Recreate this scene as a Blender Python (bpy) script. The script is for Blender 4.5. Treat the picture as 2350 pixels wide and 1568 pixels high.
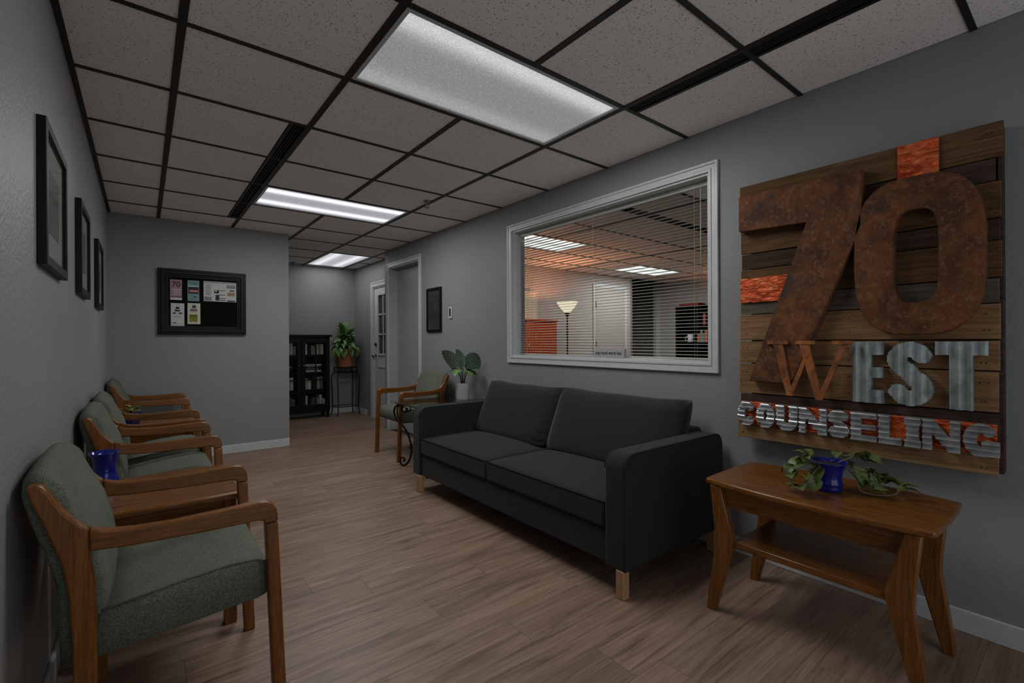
import bpy, bmesh, math, random
from mathutils import Vector, Matrix
random.seed(7)
PI = math.pi
scene = bpy.context.scene
COL = scene.collection
for o in list(bpy.data.objects):
    bpy.data.objects.remove(o)

# ------------------------------------------------------------------ camera, world, exposure
CAMX, CAMY, CAMZ = -0.7337, -1.5337, 1.15
cd = bpy.data.cameras.new('camera')
cam = bpy.data.objects.new('camera', cd); COL.objects.link(cam)
cd.sensor_fit = 'HORIZONTAL'; cd.sensor_width = 36.0
cd.lens = 1074.3 / 2350.0 * 36.0
cd.clip_start = 0.02
yaw, pitch, roll = 0.6677, 0.0002, -0.0043
fwd = Vector((math.sin(yaw)*math.cos(pitch), math.cos(yaw)*math.cos(pitch), math.sin(pitch)))
rt0 = Vector((math.cos(yaw), -math.sin(yaw), 0)); up0 = rt0.cross(fwd)
rt = math.cos(roll)*rt0 + math.sin(roll)*up0
up = -math.sin(roll)*rt0 + math.cos(roll)*up0
R = Matrix((rt, up, -fwd)).transposed()
cam.matrix_world = Matrix.Translation((CAMX, CAMY, CAMZ)) @ R.to_4x4()
scene.camera = cam

w = bpy.data.worlds.new('world'); scene.world = w; w.use_nodes = True
w.node_tree.nodes['Background'].inputs[0].default_value = (0.95, 1.0, 1.05, 1)
w.node_tree.nodes['Background'].inputs[1].default_value = 1.0  # even world light, enters as fill through the added rear opening

scene.view_settings.view_transform = 'Standard'
scene.view_settings.look = 'None'
scene.view_settings.gamma = 1.0
scene.view_settings.use_curve_mapping = False
scene.view_settings.exposure = 0.0

# lamp power (watts) of the ceiling lights
P_MAIN, P_MID, P_HALL, P_OFFICE, P_OFFICE2 = 18.0, 18.0, 4.8, 22.0, 22.0
SPREAD = math.radians(180)

# ------------------------------------------------------------------ geometry helpers
WORLD = {}
class MB:
    """collects geometry into one bmesh"""
    def __init__(s):
        s.bm = bmesh.new(); s.mi = 0
    def f(s, pts):
        vs = [s.bm.verts.new(p) for p in pts]
        try:
            fc = s.bm.faces.new(vs); fc.material_index = s.mi; return fc
        except Exception:
            return None
    def box(s, x0, x1, y0, y1, z0, z1):
        v = [s.bm.verts.new((x, y, z)) for x in (x0, x1) for y in (y0, y1) for z in (z0, z1)]
        for q in ((0,1,3,2),(4,6,7,5),(0,4,5,1),(2,3,7,6),(0,2,6,4),(1,5,7,3)):
            fc = s.bm.faces.new([v[i] for i in q]); fc.material_index = s.mi
        return s
    def prism(s, poly, axis, a0, a1):
        """poly = 2-D outline; axis = extrusion axis"""
        def P(p, a):
            if axis == 'x': return (a, p[0], p[1])
            if axis == 'y': return (p[0], a, p[1])
            return (p[0], p[1], a)
        A = [s.bm.verts.new(P(p, a0)) for p in poly]
        B = [s.bm.verts.new(P(p, a1)) for p in poly]
        n = len(poly)
        for i in range(n):
            fc = s.bm.faces.new((A[i], A[(i+1) % n], B[(i+1) % n], B[i])); fc.material_index = s.mi
        for L in (A, B[::-1]):
            fc = s.bm.faces.new(L); fc.material_index = s.mi
        return s
    def ring(s, outer, inner, axis, a0, a1):
        """prism with a hole; outer and inner have equal point counts"""
        def P(p, a):
            if axis == 'x': return (a, p[0], p[1])
            if axis == 'y': return (p[0], a, p[1])
            return (p[0], p[1], a)
        n = len(outer)
        L = [[s.bm.verts.new(P(p, a)) for p in pl] for a in (a0, a1) for pl in (outer, inner)]
        for i in range(n):
            j = (i+1) % n
            for a, b in ((0,1),(2,3),(0,2),(1,3)):
                fc = s.bm.faces.new((L[a][i], L[a][j], L[b][j], L[b][i])); fc.material_index = s.mi
        return s
    def tube(s, pts, r, n=8, cap=True):
        pts = [Vector(p) for p in pts]; rings = []
        m = len(pts)
        prev = None
        for i, p in enumerate(pts):
            t = (pts[min(i+1, m-1)] - pts[max(i-1, 0)]).normalized()
            if prev is None:
                a = Vector((0,0,1)) if abs(t.z) < 0.9 else Vector((1,0,0))
                u = t.cross(a).normalized()
            else:
                u = (prev - t*prev.dot(t)).normalized()
            prev = u; v = t.cross(u)
            rr = r[i] if isinstance(r, (list, tuple)) else r
            rings.append([s.bm.verts.new(p + rr*(math.cos(2*PI*k/n)*u + math.sin(2*PI*k/n)*v)) for k in range(n)])
        for a, b in zip(rings, rings[1:]):
            for k in range(n):
                fc = s.bm.faces.new((a[k], a[(k+1) % n], b[(k+1) % n], b[k])); fc.material_index = s.mi; fc.smooth = True
        if cap:
            for L in (rings[0][::-1], rings[-1]):
                fc = s.bm.faces.new(L); fc.material_index = s.mi
        return s
    def lathe(s, prof, c=(0,0,0), n=28):
        rings = []
        for r, z in prof:
            if r < 1e-5: rings.append([s.bm.verts.new((c[0], c[1], c[2]+z))])
            else: rings.append([s.bm.verts.new((c[0]+r*math.cos(2*PI*k/n), c[1]+r*math.sin(2*PI*k/n), c[2]+z)) for k in range(n)])
        for a, b in zip(rings, rings[1:]):
            for k in range(n):
                q = [a[k % len(a)], a[(k+1) % len(a)], b[(k+1) % len(b)], b[k % len(b)]]
                q = list(dict.fromkeys(q))
                if len(q) > 2:
                    fc = s.bm.faces.new(q); fc.material_index = s.mi; fc.smooth = True
        return s
    def grid(s, rows, smooth=True):
        """rows of equal-length point lists -> quad sheet"""
        V = [[s.bm.verts.new(p) for p in r] for r in rows]
        for a, b in zip(V, V[1:]):
            for k in range(len(a)-1):
                fc = s.bm.faces.new((a[k], a[k+1], b[k+1], b[k])); fc.material_index = s.mi; fc.smooth = smooth
        return s
    def loft(s, secs, smooth=True):
        """closed sections joined, ends capped"""
        V = [[s.bm.verts.new(p) for p in r] for r in secs]
        n = len(V[0])
        for a, b in zip(V, V[1:]):
            for k in range(n):
                fc = s.bm.faces.new((a[k], a[(k+1) % n], b[(k+1) % n], b[k])); fc.smooth = smooth; fc.material_index = s.mi
        for L in (V[0][::-1], V[-1]):
            fc = s.bm.faces.new(L); fc.material_index = s.mi; fc.smooth = smooth
        return s

def finish(name, mb, mats, parent=None, bevel=0, seg=2, smooth=None, subsurf=0, doubles=False):
    bm = mb.bm
    org = WORLD.get(parent, Vector((0,0,0)))
    if doubles: bmesh.ops.remove_doubles(bm, verts=bm.verts, dist=1e-5)
    bmesh.ops.recalc_face_normals(bm, faces=bm.faces)
    if org.length: bmesh.ops.translate(bm, verts=bm.verts, vec=-org)
    if smooth is not None:
        for fc in bm.faces: fc.smooth = smooth
    me = bpy.data.meshes.new(name); bm.to_mesh(me); bm.free()
    for m in (mats if isinstance(mats, (list, tuple)) else [mats]): me.materials.append(m)
    o = bpy.data.objects.new(name, me); COL.objects.link(o)
    if parent is not None: o.parent = parent
    WORLD[o] = org.copy()
    if bevel:
        b = o.modifiers.new('bevel', 'BEVEL'); b.width = bevel; b.segments = seg; b.limit_method = 'ANGLE'; b.angle_limit = math.radians(35)
        try: b.harden_normals = False
        except Exception: pass
        if seg > 1:
            for fc in me.polygons: fc.use_smooth = True
            try:
                me.set_sharp_from_angle(angle=math.radians(50))
            except Exception: pass
    if subsurf:
        sm = o.modifiers.new('subdivision', 'SUBSURF'); sm.levels = subsurf; sm.render_levels = subsurf
    return o

def tag(o, label, cat, group=None, kind=None):
    if label: o['label'] = label
    if cat: o['category'] = cat
    if group: o['group'] = group
    if kind: o['kind'] = kind
    return o
def thing(name, label, cat, loc=(0,0,0), rotz=0, group=None):
    o = bpy.data.objects.new(name, None); COL.objects.link(o)
    o.location = loc; o.rotation_euler = (0,0,rotz); o.empty_display_size = 0.05
    WORLD[o] = Vector(loc) if rotz == 0 else Vector((0,0,0))
    return tag(o, label, cat, group)
def local_thing(name, label, cat, group=None):
    o = thing(name, label, cat, group=group); WORLD[o] = Vector((0,0,0)); return o
def struct(name, mb, m, **k):
    o = finish(name, mb, m, **k)
    if o.parent is None: o['kind'] = 'structure'
    return o
def dup(root, loc, rotz, label=None, group=None):
    r = root.copy(); COL.objects.link(r); r.location = loc; r.rotation_euler = (0,0,rotz)
    if label: r['label'] = label
    if group: r['group'] = group
    for ch in list(root.children):
        c = ch.copy(); COL.objects.link(c); c.parent = r
        for g in list(ch.children):
            d = g.copy(); COL.objects.link(d); d.parent = c
    return r
def inst(o, name, parent, mat):
    c = bpy.data.objects.new(name, o.data); COL.objects.link(c); c.parent = parent
    c.matrix_local = mat
    return c

# ------------------------------------------------------------------ material helpers
def srgb(r, g, b):
    def c(v):
        v /= 255.0
        return v/12.92 if v <= 0.04045 else ((v+0.055)/1.055)**2.4
    return (c(r), c(g), c(b), 1)
class NT:
    def __init__(s, name, rough=0.5, metal=0.0, base=(0.5,0.5,0.5,1), spec=0.5):
        s.m = bpy.data.materials.new(name); s.m.use_nodes = True
        s.t = s.m.node_tree; s.n = s.t.nodes; s.b = s.n['Principled BSDF']; s.out = s.n['Material Output']
        s.b.inputs['Base Color'].default_value = base
        s.b.inputs['Roughness'].default_value = rough
        s.b.inputs['Metallic'].default_value = metal
        s.b.inputs['Specular IOR Level'].default_value = spec
    def new(s, typ, **k):
        nd = s.n.new(typ)
        for a, v in k.items(): setattr(nd, a, v)
        return nd
    def l(s, a, b): s.t.links.new(a, b)
    def coords(s, scale=(1,1,1), src='Object', rot=(0,0,0), rnd=False):
        tc = s.new('ShaderNodeTexCoord'); mp = s.new('ShaderNodeMapping')
        mp.inputs['Scale'].default_value = scale; mp.inputs['Rotation'].default_value = rot
        s.l(tc.outputs[src], mp.inputs['Vector'])
        if rnd:
            oi = s.new('ShaderNodeObjectInfo'); mu = s.new('ShaderNodeMath', operation='MULTIPLY'); mu.inputs[1].default_value = 37.0
            s.l(oi.outputs['Random'], mu.inputs[0])
            cx = s.new('ShaderNodeCombineXYZ')
            for i in range(3): s.l(mu.outputs[0], cx.inputs[i])
            s.l(cx.outputs[0], mp.inputs['Location'])
        return mp.outputs[0]
    def noise(s, vec, scale=5, detail=4, rough=0.55, dist=0):
        nd = s.new('ShaderNodeTexNoise'); nd.inputs['Scale'].default_value = scale; nd.inputs['Detail'].default_value = detail
        nd.inputs['Roughness'].default_value = rough; nd.inputs['Distortion'].default_value = dist
        s.l(vec, nd.inputs['Vector']); return nd.outputs['Fac']
    def voro(s, vec, scale=5, feature='F1'):
        nd = s.new('ShaderNodeTexVoronoi'); nd.feature = feature; nd.inputs['Scale'].default_value = scale
        s.l(vec, nd.inputs['Vector']); return nd.outputs['Distance']
    def wave(s, vec, scale=5, dist=2, dscale=1, axis='X', prof='SIN'):
        nd = s.new('ShaderNodeTexWave'); nd.bands_direction = axis; nd.wave_profile = prof
        nd.inputs['Scale'].default_value = scale; nd.inputs['Distortion'].default_value = dist; nd.inputs['Detail Scale'].default_value = dscale
        s.l(vec, nd.inputs['Vector']); return nd.outputs['Fac']
    def ramp(s, fac, stops):
        nd = s.new('ShaderNodeValToRGB'); e = nd.color_ramp.elements
        e[0].position, e[0].color = stops[0]; e[1].position, e[1].color = stops[-1]
        for p, c in stops[1:-1]:
            x = e.new(p); x.color = c
        s.l(fac, nd.inputs['Fac']); return nd.outputs['Color']
    def mix(s, fac, a, b, mode='MIX'):
        nd = s.new('ShaderNodeMix'); nd.data_type = 'RGBA'; nd.blend_type = mode
        for sock, v in ((nd.inputs[0], fac), (nd.inputs[6], a), (nd.inputs[7], b)):
            if hasattr(v, 'links'): s.l(v, sock)
            else: sock.default_value = v
        return nd.outputs[2]
    def math(s, op, a, b=None):
        nd = s.new('ShaderNodeMath', operation=op)
        for i, v in enumerate((a, b)):
            if v is None: continue
            if hasattr(v, 'links'): s.l(v, nd.inputs[i])
            else: nd.inputs[i].default_value = v
        return nd.outputs[0]
    def color(s, c): s.l(c, s.b.inputs['Base Color'])
    def bump(s, h, strength=0.2, dist=0.01):
        nd = s.new('ShaderNodeBump'); nd.inputs['Strength'].default_value = strength; nd.inputs['Distance'].default_value = dist
        s.l(h, nd.inputs['Height']); s.l(nd.outputs[0], s.b.inputs['Normal'])
    def rnd(s):
        return s.new('ShaderNodeObjectInfo').outputs['Random']

def plain(name, c, rough=0.5, metal=0.0, spec=0.5, n=0.0, nscale=30):
    t = NT(name, rough, metal, c, spec)
    v = t.coords()
    f = t.noise(v, nscale, 3)
    k = 0.06 + n
    lo = tuple(x*(1-k) for x in c[:3]) + (1,); hi = tuple(min(1, x*(1+k)) for x in c[:3]) + (1,)
    t.color(t.ramp(f, [(0.3, lo), (0.7, hi)]))
    return t.m

def wood(name, dark, mid, light, axis='x', rough=0.35, scale=1.0, rnd=True, spec=0.5, amount=1.0):
    t = NT(name, rough, spec=spec)
    sc = {'x': (1.2, 22, 22), 'y': (22, 1.2, 22), 'z': (22, 22, 1.2)}[axis]
    sc = tuple(v*scale for v in sc)
    v = t.coords(sc, rnd=rnd)
    g = t.noise(v, 2.2, 6, 0.6, 1.2)
    fine = t.noise(t.coords(tuple(q*5 for q in sc), rnd=rnd), 3.0, 3, 0.5)
    c = t.ramp(g, [(0.28, dark), (0.5, mid), (0.72, light)])
    c2 = t.mix(0.35*amount, c, t.ramp(fine, [(0.35, dark), (0.65, light)]))
    t.color(c2); t.bump(fine, 0.08, 0.004)
    return t.m

def wallmat(name, c, bump=0.35, rough=0.55):
    t = NT(name, rough, base=c, spec=0.4)
    v = t.coords()
    t.color(t.ramp(t.noise(v, 1.5, 3), [(0.3, tuple(x*0.96 for x in c[:3])+(1,)), (0.7, tuple(x*1.04 for x in c[:3])+(1,))]))
    t.bump(t.noise(v, 70, 5, 0.6), bump, 0.006)
    return t.m

M = {}
M['wall'] = wallmat('wall_paint', srgb(138,138,138))
M['wall_left'] = wallmat('wall_paint_glossy', srgb(147,147,147), 0.6, 0.34)
M['wall_office'] = wallmat('office_paint', srgb(170,163,158))
M['white'] = plain('white_trim_paint', srgb(192,194,194), 0.35)
M['door'] = plain('grey_door_paint', srgb(165,165,165), 0.4)
M['doorwhite'] = plain('white_door_paint', srgb(195,196,198), 0.35)
M['black'] = plain('black_lacquer', srgb(11,11,11), 0.45, spec=0.25)
M['blackmatte'] = plain('black_matte', srgb(12,12,12), 0.8, spec=0.1)
M['tbar'] = plain('ceiling_grid_black', srgb(20,19,17), 0.5)
M['chrome'] = plain('brushed_metal', srgb(150,150,150), 0.3, 1.0)
M['iron'] = plain('wrought_iron', srgb(40,30,22), 0.4, 0.7, n=0.3)
M['paper'] = plain('white_paper', srgb(190,190,186), 0.7)
M['glassdark'] = plain('picture_print_dark', srgb(70,68,66), 0.15, n=0.3, nscale=8)
# ceiling tile
t = NT('ceiling_tile', 0.9, spec=0.1)
v = t.coords((1,1,1), rnd=True)
base = t.ramp(t.noise(v, 1.1, 2), [(0.35, (0.88,0.845,0.825,1)), (0.65, (0.93,0.905,0.89,1))])
pit = t.math('LESS_THAN', t.voro(v, 75), t.math('MULTIPLY', t.noise(v, 40, 2), 0.42))
t.color(t.mix(t.math('MULTIPLY', pit, 0.62), base, (0.12,0.10,0.09,1)))
t.bump(t.noise(v, 160, 3), 0.25, 0.003)
M['tile'] = t.m
# floor planks
t = NT('vinyl_plank', 0.42, spec=0.4)
v = t.coords((1.3, 16, 1), rnd=True)
g = t.noise(v, 1.6, 6, 0.62, 0.9)
c = t.ramp(g, [(0.30, srgb(92,71,56)), (0.5, srgb(137,112,94)), (0.70, srgb(160,136,118))])
fine = t.noise(t.coords((3, 120, 1), rnd=True), 1.0, 4)
c = t.mix(0.3, c, t.ramp(fine, [(0.35, srgb(94,73,59)), (0.65, srgb(160,136,119))]))
kn = t.noise(t.coords((2.2, 9, 1), rnd=True), 1.4, 3, 0.5, 0.3)
c = t.mix(t.ramp(kn, [(0.66, (0,0,0,1)), (0.78, (0.75,0.75,0.75,1))]), c, srgb(56,46,40))
c = t.mix(1.0, c, t.ramp(t.rnd(), [(0.0, (0.90,0.885,0.87,1)), (1.0, (1.07,1.065,1.06,1))]), 'MULTIPLY')
t.color(c); t.bump(fine, 0.06, 0.002)
M['plank'] = t.m
M['underfloor'] = plain('dark_joint', srgb(72,60,52), 0.7)
# chair woods
oak = (srgb(60,32,6), srgb(116,69,20), srgb(146,91,30))
M['oak_x'] = wood('oak_lengthwise', *oak, axis='x', rough=0.3)
M['oak_z'] = wood('oak_upright', *oak, axis='z', rough=0.3)
M['oak_y'] = wood('oak_across', *oak, axis='y', rough=0.3)
tw = (srgb(66,35,8), srgb(114,68,23), srgb(142,90,36))
M['tab_x'] = wood('table_wood_deep', *tw, axis='x', rough=0.26)
M['tab_y'] = wood('table_wood_long', *tw, axis='y', rough=0.26)
M['tab_z'] = wood('table_wood_upright', *tw, axis='z', rough=0.28)
M['blond'] = wood('blond_leg_wood', srgb(150,112,74), srgb(178,138,98), srgb(190,152,112), axis='z', rough=0.5)
# chair fabric
t = NT('green_grey_fabric', 0.9, spec=0.15)
v = t.coords()
sp = t.noise(v, 420, 3, 0.7); bg = t.noise(v, 9, 3)
c = t.ramp(sp, [(0.36, srgb(58,61,52)), (0.5, srgb(96,101,88)), (0.66, srgb(142,146,132))])
t.color(t.mix(0.25, c, t.ramp(bg, [(0.3, srgb(82,87,75)), (0.7, srgb(116,121,108))])))
t.bump(t.wave(t.coords((1,1,1)), 330, 0.5, 1, 'Y'), 0.25, 0.002)
M['fabric'] = t.m
# sofa fabric
t = NT('charcoal_fabric', 0.95, spec=0.12)
v = t.coords()
c = t.ramp(t.noise(v, 380, 3, 0.7), [(0.35, srgb(29,29,31)), (0.65, srgb(51,51,55))])
t.color(c); t.bump(t.noise(v, 500, 2), 0.3, 0.002)
try:
    t.b.inputs['Sheen Weight'].default_value = 0.12
except Exception: pass
M['sofa'] = t.m
M['piping'] = plain('charcoal_piping', srgb(46,46,49), 0.9, spec=0.1)
# ceramic blue
M['cobalt'] = plain('cobalt_glaze', srgb(24,32,120), 0.08, n=0.15)
M['ceramic'] = plain('white_ceramic', srgb(205,206,208), 0.25)
M['soil'] = plain('potting_soil', srgb(28,22,18), 0.95, n=0.5, nscale=200)
# rusted steel
def rust(name, seed, k=1.0):
    t = NT(name, 0.75, 0.25, spec=0.35)
    tc = t.coords((1,1,1)); mpn = tc
    a = t.noise(tc, 7+seed, 8, 0.68, 0.6); b = t.noise(tc, 60, 4, 0.7); d = t.noise(tc, 4.5+seed, 4, 0.6)
    c = t.ramp(a, [(0.28, srgb(50*k,31*k,22*k)), (0.45, srgb(86*k,52*k,31*k)), (0.6, srgb(116*k,69*k,35*k)), (0.78, srgb(144*k,96*k,57*k))])
    c = t.mix(t.ramp(b, [(0.52, (0,0,0,1)), (0.72, (0.7,0.7,0.7,1))]), c, srgb(140,108,86))
    c = t.mix(t.ramp(d, [(0.56, (0,0,0,1)), (0.70, (0.8,0.8,0.8,1))]), c, srgb(50,44,44))
    t.color(c); t.bump(b, 0.4, 0.004); return t.m
M['rust'] = rust('rusted_steel', 0.0)
M['rust2'] = rust('rusted_steel_light', 3.0, 1.45)
# galvanised
t = NT('galvanised_sheet', 0.5, 0.35, spec=0.5)
v = t.coords()
t.color(t.ramp(t.noise(v, 14, 5, 0.6), [(0.3, srgb(98,106,106)), (0.7, srgb(160,170,170))]))
M['galv'] = t.m
t = NT('corrugated_steel', 0.30, 0.72)
v = t.coords()
t.color(t.ramp(t.noise(v, 30, 3), [(0.3, srgb(158,161,164)), (0.7, srgb(200,203,206))]))
M['corr'] = t.m
# copper foil
t = NT('crumpled_copper', 0.42, 0.35)
v = t.coords((1, 2.2, 6), rot=(0.35,0,0))
hgt = t.noise(v, 7, 5, 0.55, 1.2)
t.color(t.ramp(hgt, [(0.3, srgb(176,60,22)), (0.5, srgb(240,104,52)), (0.7, srgb(255,150,96))]))
t.bump(hgt, 1.0, 0.05)
M['copper'] = t.m
def rustic(name, d, m, l):
    t = NT(name, 0.85, spec=0.15)
    v = t.coords((1, 1.4, 26), rnd=True)
    g = t.noise(v, 2.0, 6, 0.62, 0.8)
    f = t.noise(t.coords((1, 5, 140), rnd=True), 2.0, 3)
    c = t.ramp(g, [(0.26, d), (0.5, m), (0.74, l)])
    c = t.mix(0.3, c, t.ramp(f, [(0.35, d), (0.65, l)]))
    t.color(c); t.bump(f, 0.35, 0.004); return t.m
M['pl_tan'] = rustic('pallet_board_tan', srgb(84,62,42), srgb(132,100,68), srgb(164,130,96))
M['pl_brown'] = rustic('pallet_board_brown', srgb(54,38,25), srgb(94,69,45), srgb(122,94,64))
M['pl_dark'] = rustic('pallet_board_dark', srgb(36,27,22), srgb(66,50,42), srgb(92,74,62))
M['pl_grey'] = rustic('pallet_board_grey', srgb(58,54,48), srgb(92,86,76), srgb(118,110,98))
# leaves
def leafmat(name, a, b, vein=None, freq=60):
    t = NT(name, 0.4, spec=0.4)
    tc = t.new('ShaderNodeTexCoord')
    c = t.ramp(t.noise(t.coords(), 22, 3), [(0.3, a), (0.7, b)])
    if vein:
        sx = t.new('ShaderNodeSeparateXYZ'); t.l(tc.outputs['Object'], sx.inputs[0])
        ax = t.math('ABSOLUTE', sx.outputs[0])
        ph = t.math('SUBTRACT', sx.outputs[1], t.math('MULTIPLY', ax, 0.9))
        st = t.math('SINE', t.math('MULTIPLY', ph, 2*PI*freq))
        c = t.mix(t.ramp(st, [(0.55, (0,0,0,1)), (0.9, (1,1,1,1))]), c, vein)
    t.color(c); return t.m
M['calathea'] = leafmat('striped_leaf', srgb(30,50,36), srgb(48,76,54), srgb(178,194,180), 46)
M['lily'] = leafmat('glossy_leaf', srgb(46,86,32), srgb(136,172,96))
M['pothos'] = leafmat('pothos_leaf', srgb(58,78,36), srgb(108,120,66))
M['pothos2'] = leafmat('variegated_leaf', srgb(110,110,50), srgb(170,160,90))
M['dry'] = plain('dark_foliage', srgb(44,46,36), 0.8, n=0.3)
M['stem'] = plain('plant_stem', srgb(60,66,44), 0.6)
M['vine'] = plain('bare_vine', srgb(120,108,88), 0.7)
# lamp lens: prismatic sheet lit by two rows of lamps
def lens(name, base, band, tint, axis='Y', off=0.16, width=0.05, cell=210, far=1.0):
    t = NT(name)
    tc = t.new('ShaderNodeTexCoord'); sx = t.new('ShaderNodeSeparateXYZ'); t.l(tc.outputs['Object'], sx.inputs[0])
    y = sx.outputs[0 if axis == 'X' else 1]
    d = t.math('DIVIDE', t.math('SUBTRACT', t.math('ABSOLUTE', y), off), width)
    g = t.math('POWER', 2.718, t.math('MULTIPLY', t.math('MULTIPLY', d, d), -1.0))
    pr = t.math('ADD', t.math('MULTIPLY', t.voro(t.coords(), cell), 0.7), 0.70)
    wgt = t.math('ADD', t.math('MULTIPLY', t.math('LESS_THAN', y, 0.0), 1.0-far), far)
    st = t.math('MULTIPLY', t.math('ADD', t.math('MULTIPLY', t.math('MULTIPLY', g, wgt), band), base), pr)
    em = t.new('ShaderNodeEmission'); em.inputs[0].default_value = tint
    t.l(st, em.inputs[1]); t.l(em.outputs[0], t.out.inputs[0])
    return t.m
M['lens_a'] = lens('prismatic_lens_soft', 0.23, 0.34, (0.96,0.98,1.0,1), off=0.225, width=0.075, far=0.3)
M['lens_b'] = lens('prismatic_lens_bright', 0.36, 0.85, (0.92,0.93,1.0,1), off=0.17, width=0.055)
M['lens_c'] = lens('prismatic_lens_hall', 0.42, 0.45, (0.92,0.93,1.0,1), axis='X', off=0.15, width=0.06)
M['lens_o'] = lens('prismatic_lens_office', 0.75, 0.4, (0.95,0.97,0.95,1), off=0.15, width=0.08)
# pane: thin clear sheet
def panemat(name, tint, rough, f0=0.012, f1=0.22):
    t = NT(name)
    tr = t.new('ShaderNodeBsdfTransparent'); gl = t.new('ShaderNodeBsdfGlossy'); gl.inputs['Roughness'].default_value = rough
    tr.inputs[0].default_value = tint
    lw = t.new('ShaderNodeLayerWeight'); lw.inputs[0].default_value = 0.5
    fac = t.math('ADD', t.math('MULTIPLY', t.math('POWER', lw.outputs['Facing'], 4.0), f1), f0)
    mx = t.new('ShaderNodeMixShader'); t.l(fac, mx.inputs[0]); t.l(tr.outputs[0], mx.inputs[1]); t.l(gl.outputs[0], mx.inputs[2])
    t.l(mx.outputs[0], t.out.inputs[0]); return t.m
M['pane'] = panemat('clear_pane', (0.95,0.97,0.96,1), 0.02)
M['windowpane'] = panemat('window_pane', (0.96,0.98,0.97,1), 0.02, 0.0015, 0.04)
M['tableglass'] = panemat('green_tint_glass', (0.80,0.89,0.84,1), 0.03, 0.05, 0.9)
M['blind'] = plain('blind_slat_white', srgb(196,190,184), 0.4)
M['redwood'] = wood('reddish_veneer', srgb(110,34,10), srgb(170,62,22), srgb(200,84,34), axis='z', rough=0.35)
M['flame_shade'] = None
t = NT('lit_glass_bowl'); em = t.new('ShaderNodeEmission'); em.inputs[0].default_value = (1.0,0.86,0.62,1); em.inputs[1].default_value = 0.85
t.l(em.outputs[0], t.out.inputs[0]); M['flame_shade'] = t.m
M['bronze'] = plain('bronze_metal', srgb(60,36,24), 0.35, 0.8)
# woven basket
t = NT('terracotta_basket', 0.7)
v = t.coords()
wv = t.wave(t.coords((1,1,1)), 26, 1.5, 2, 'Z')
t.color(t.ramp(wv, [(0.25, srgb(120,54,36)), (0.6, srgb(226,146,110))])); t.bump(wv, 0.6, 0.01)
M['basket'] = t.m

# ------------------------------------------------------------------ room shell
T = 0.6096; H = 2.35
XL, XR = -0.984, 1.806
YB, YP, YH, YE = -2.75, 4.10, 6.20, 4.42        # behind camera, pier face, hall end, end of right wall
XH = 2.033                                        # hall right wall
OX1, OY0 = 7.90, -2.2                              # office right wall, office front wall
WT_ = 0.13
# floor: dark base with planks laid along x
mb = MB(); mb.box(XL-0.12, XH+0.1, YB-0.1, YH+0.1, -0.06, -0.008)
floor = struct('floor', mb, M['underfloor'])
PW, PL = 0.18, 1.22
joint = {2: 0.245, 0: 0.437, -2: 0.593, 1: -0.35, -1: -0.12, 3: -0.62}
full = None
for row in range(-14, 36):
    y0 = 0.004 + (row-1)*PW; y1 = y0 + PW
    if y1 < YB or y0 > YH: continue
    xr = XR if y0 < YE-0.06 else XH+0.04
    j = joint.get(row, random.uniform(-0.6, 0.6))
    xs = [j + k*PL for k in range(-3, 4)]
    for a in xs:
        b = a + PL
        aa, bb = max(a, XL), min(b, xr)
        if bb - aa < 0.02: continue
        if abs(bb-aa-PL) < 1e-4:
            if full is None:
                q = MB(); q.box(0.0005, PL-0.0005, 0.0005, PW-0.0005, -0.008, 0.0)
                full = finish('plank', q, M['plank'], floor); full.location = (aa, y0, 0)
            else:
                inst(full, 'plank', floor, Matrix.Translation((aa, y0, 0)))
        else:
            q = MB(); q.box(0.0005, bb-aa-0.0005, 0.0005, PW-0.0005, -0.008, 0.0)
            o = finish('plank', q, M['plank'], floor); o.location = (aa, y0, 0)
mb = MB(); mb.box(XR+WT_, OX1+0.3, OY0-0.1, YP+0.1, -0.06, -0.001); mb.box(6.5, OX1+1.4, YP+0.1, 6.0, -0.06, -0.001)
struct('floor', mb, plain('office_carpet', srgb(90,84,78), 0.95))

# walls
mb = MB(); mb.box(XL-0.12, XL, YB-0.12, YP, 0, H+0.1); struct('wall_left', mb, M['wall_left'])
BW0, BW1, BZ0, BZ1 = -0.75, 1.55, 0.12, 2.20        # unseen opening added behind the camera to let fill light in
mb = MB(); mb.box(XL-0.12, BW0, YB-0.12, YB, 0, H+0.1); mb.box(BW1, XR+0.13, YB-0.12, YB, 0, H+0.1); mb.box(BW0, BW1, YB-0.12, YB, 0, BZ0); mb.box(BW0, BW1, YB-0.12, YB, BZ1, H+0.1)
struct('wall_behind', mb, M['wall'])
mb = MB(); mb.ring([(BW0-.05,BZ0-.05),(BW1+.05,BZ0-.05),(BW1+.05,BZ1+.05),(BW0-.05,BZ1+.05)], [(BW0+.02,BZ0+.02),(BW1-.02,BZ0+.02),(BW1-.02,BZ1-.02),(BW0+.02,BZ1-.02)], 'y', YB-0.001, YB+0.015)
mb.box((BW0+BW1)/2-.02, (BW0+BW1)/2+.02, YB-.03, YB, BZ0, BZ1)
struct('added_fill_window', mb, M['white'])  # frame of the made-up fill light opening, out of view
mb = MB(); mb.box(XL-0.12, 0.545, YP, YP+0.12, 0, H+0.1); struct('wall_pier', mb, M['wall'])
mb = MB(); mb.box(XL-0.12, XH+0.1, YH, YH+0.12, 0, H+0.1); struct('wall_hall_end', mb, M['wall'])
mb = MB(); mb.box(XL-0.12, XL, YP+0.12, YH, 0, H+0.1); struct('wall_hall_left', mb, M['wall'])
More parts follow.
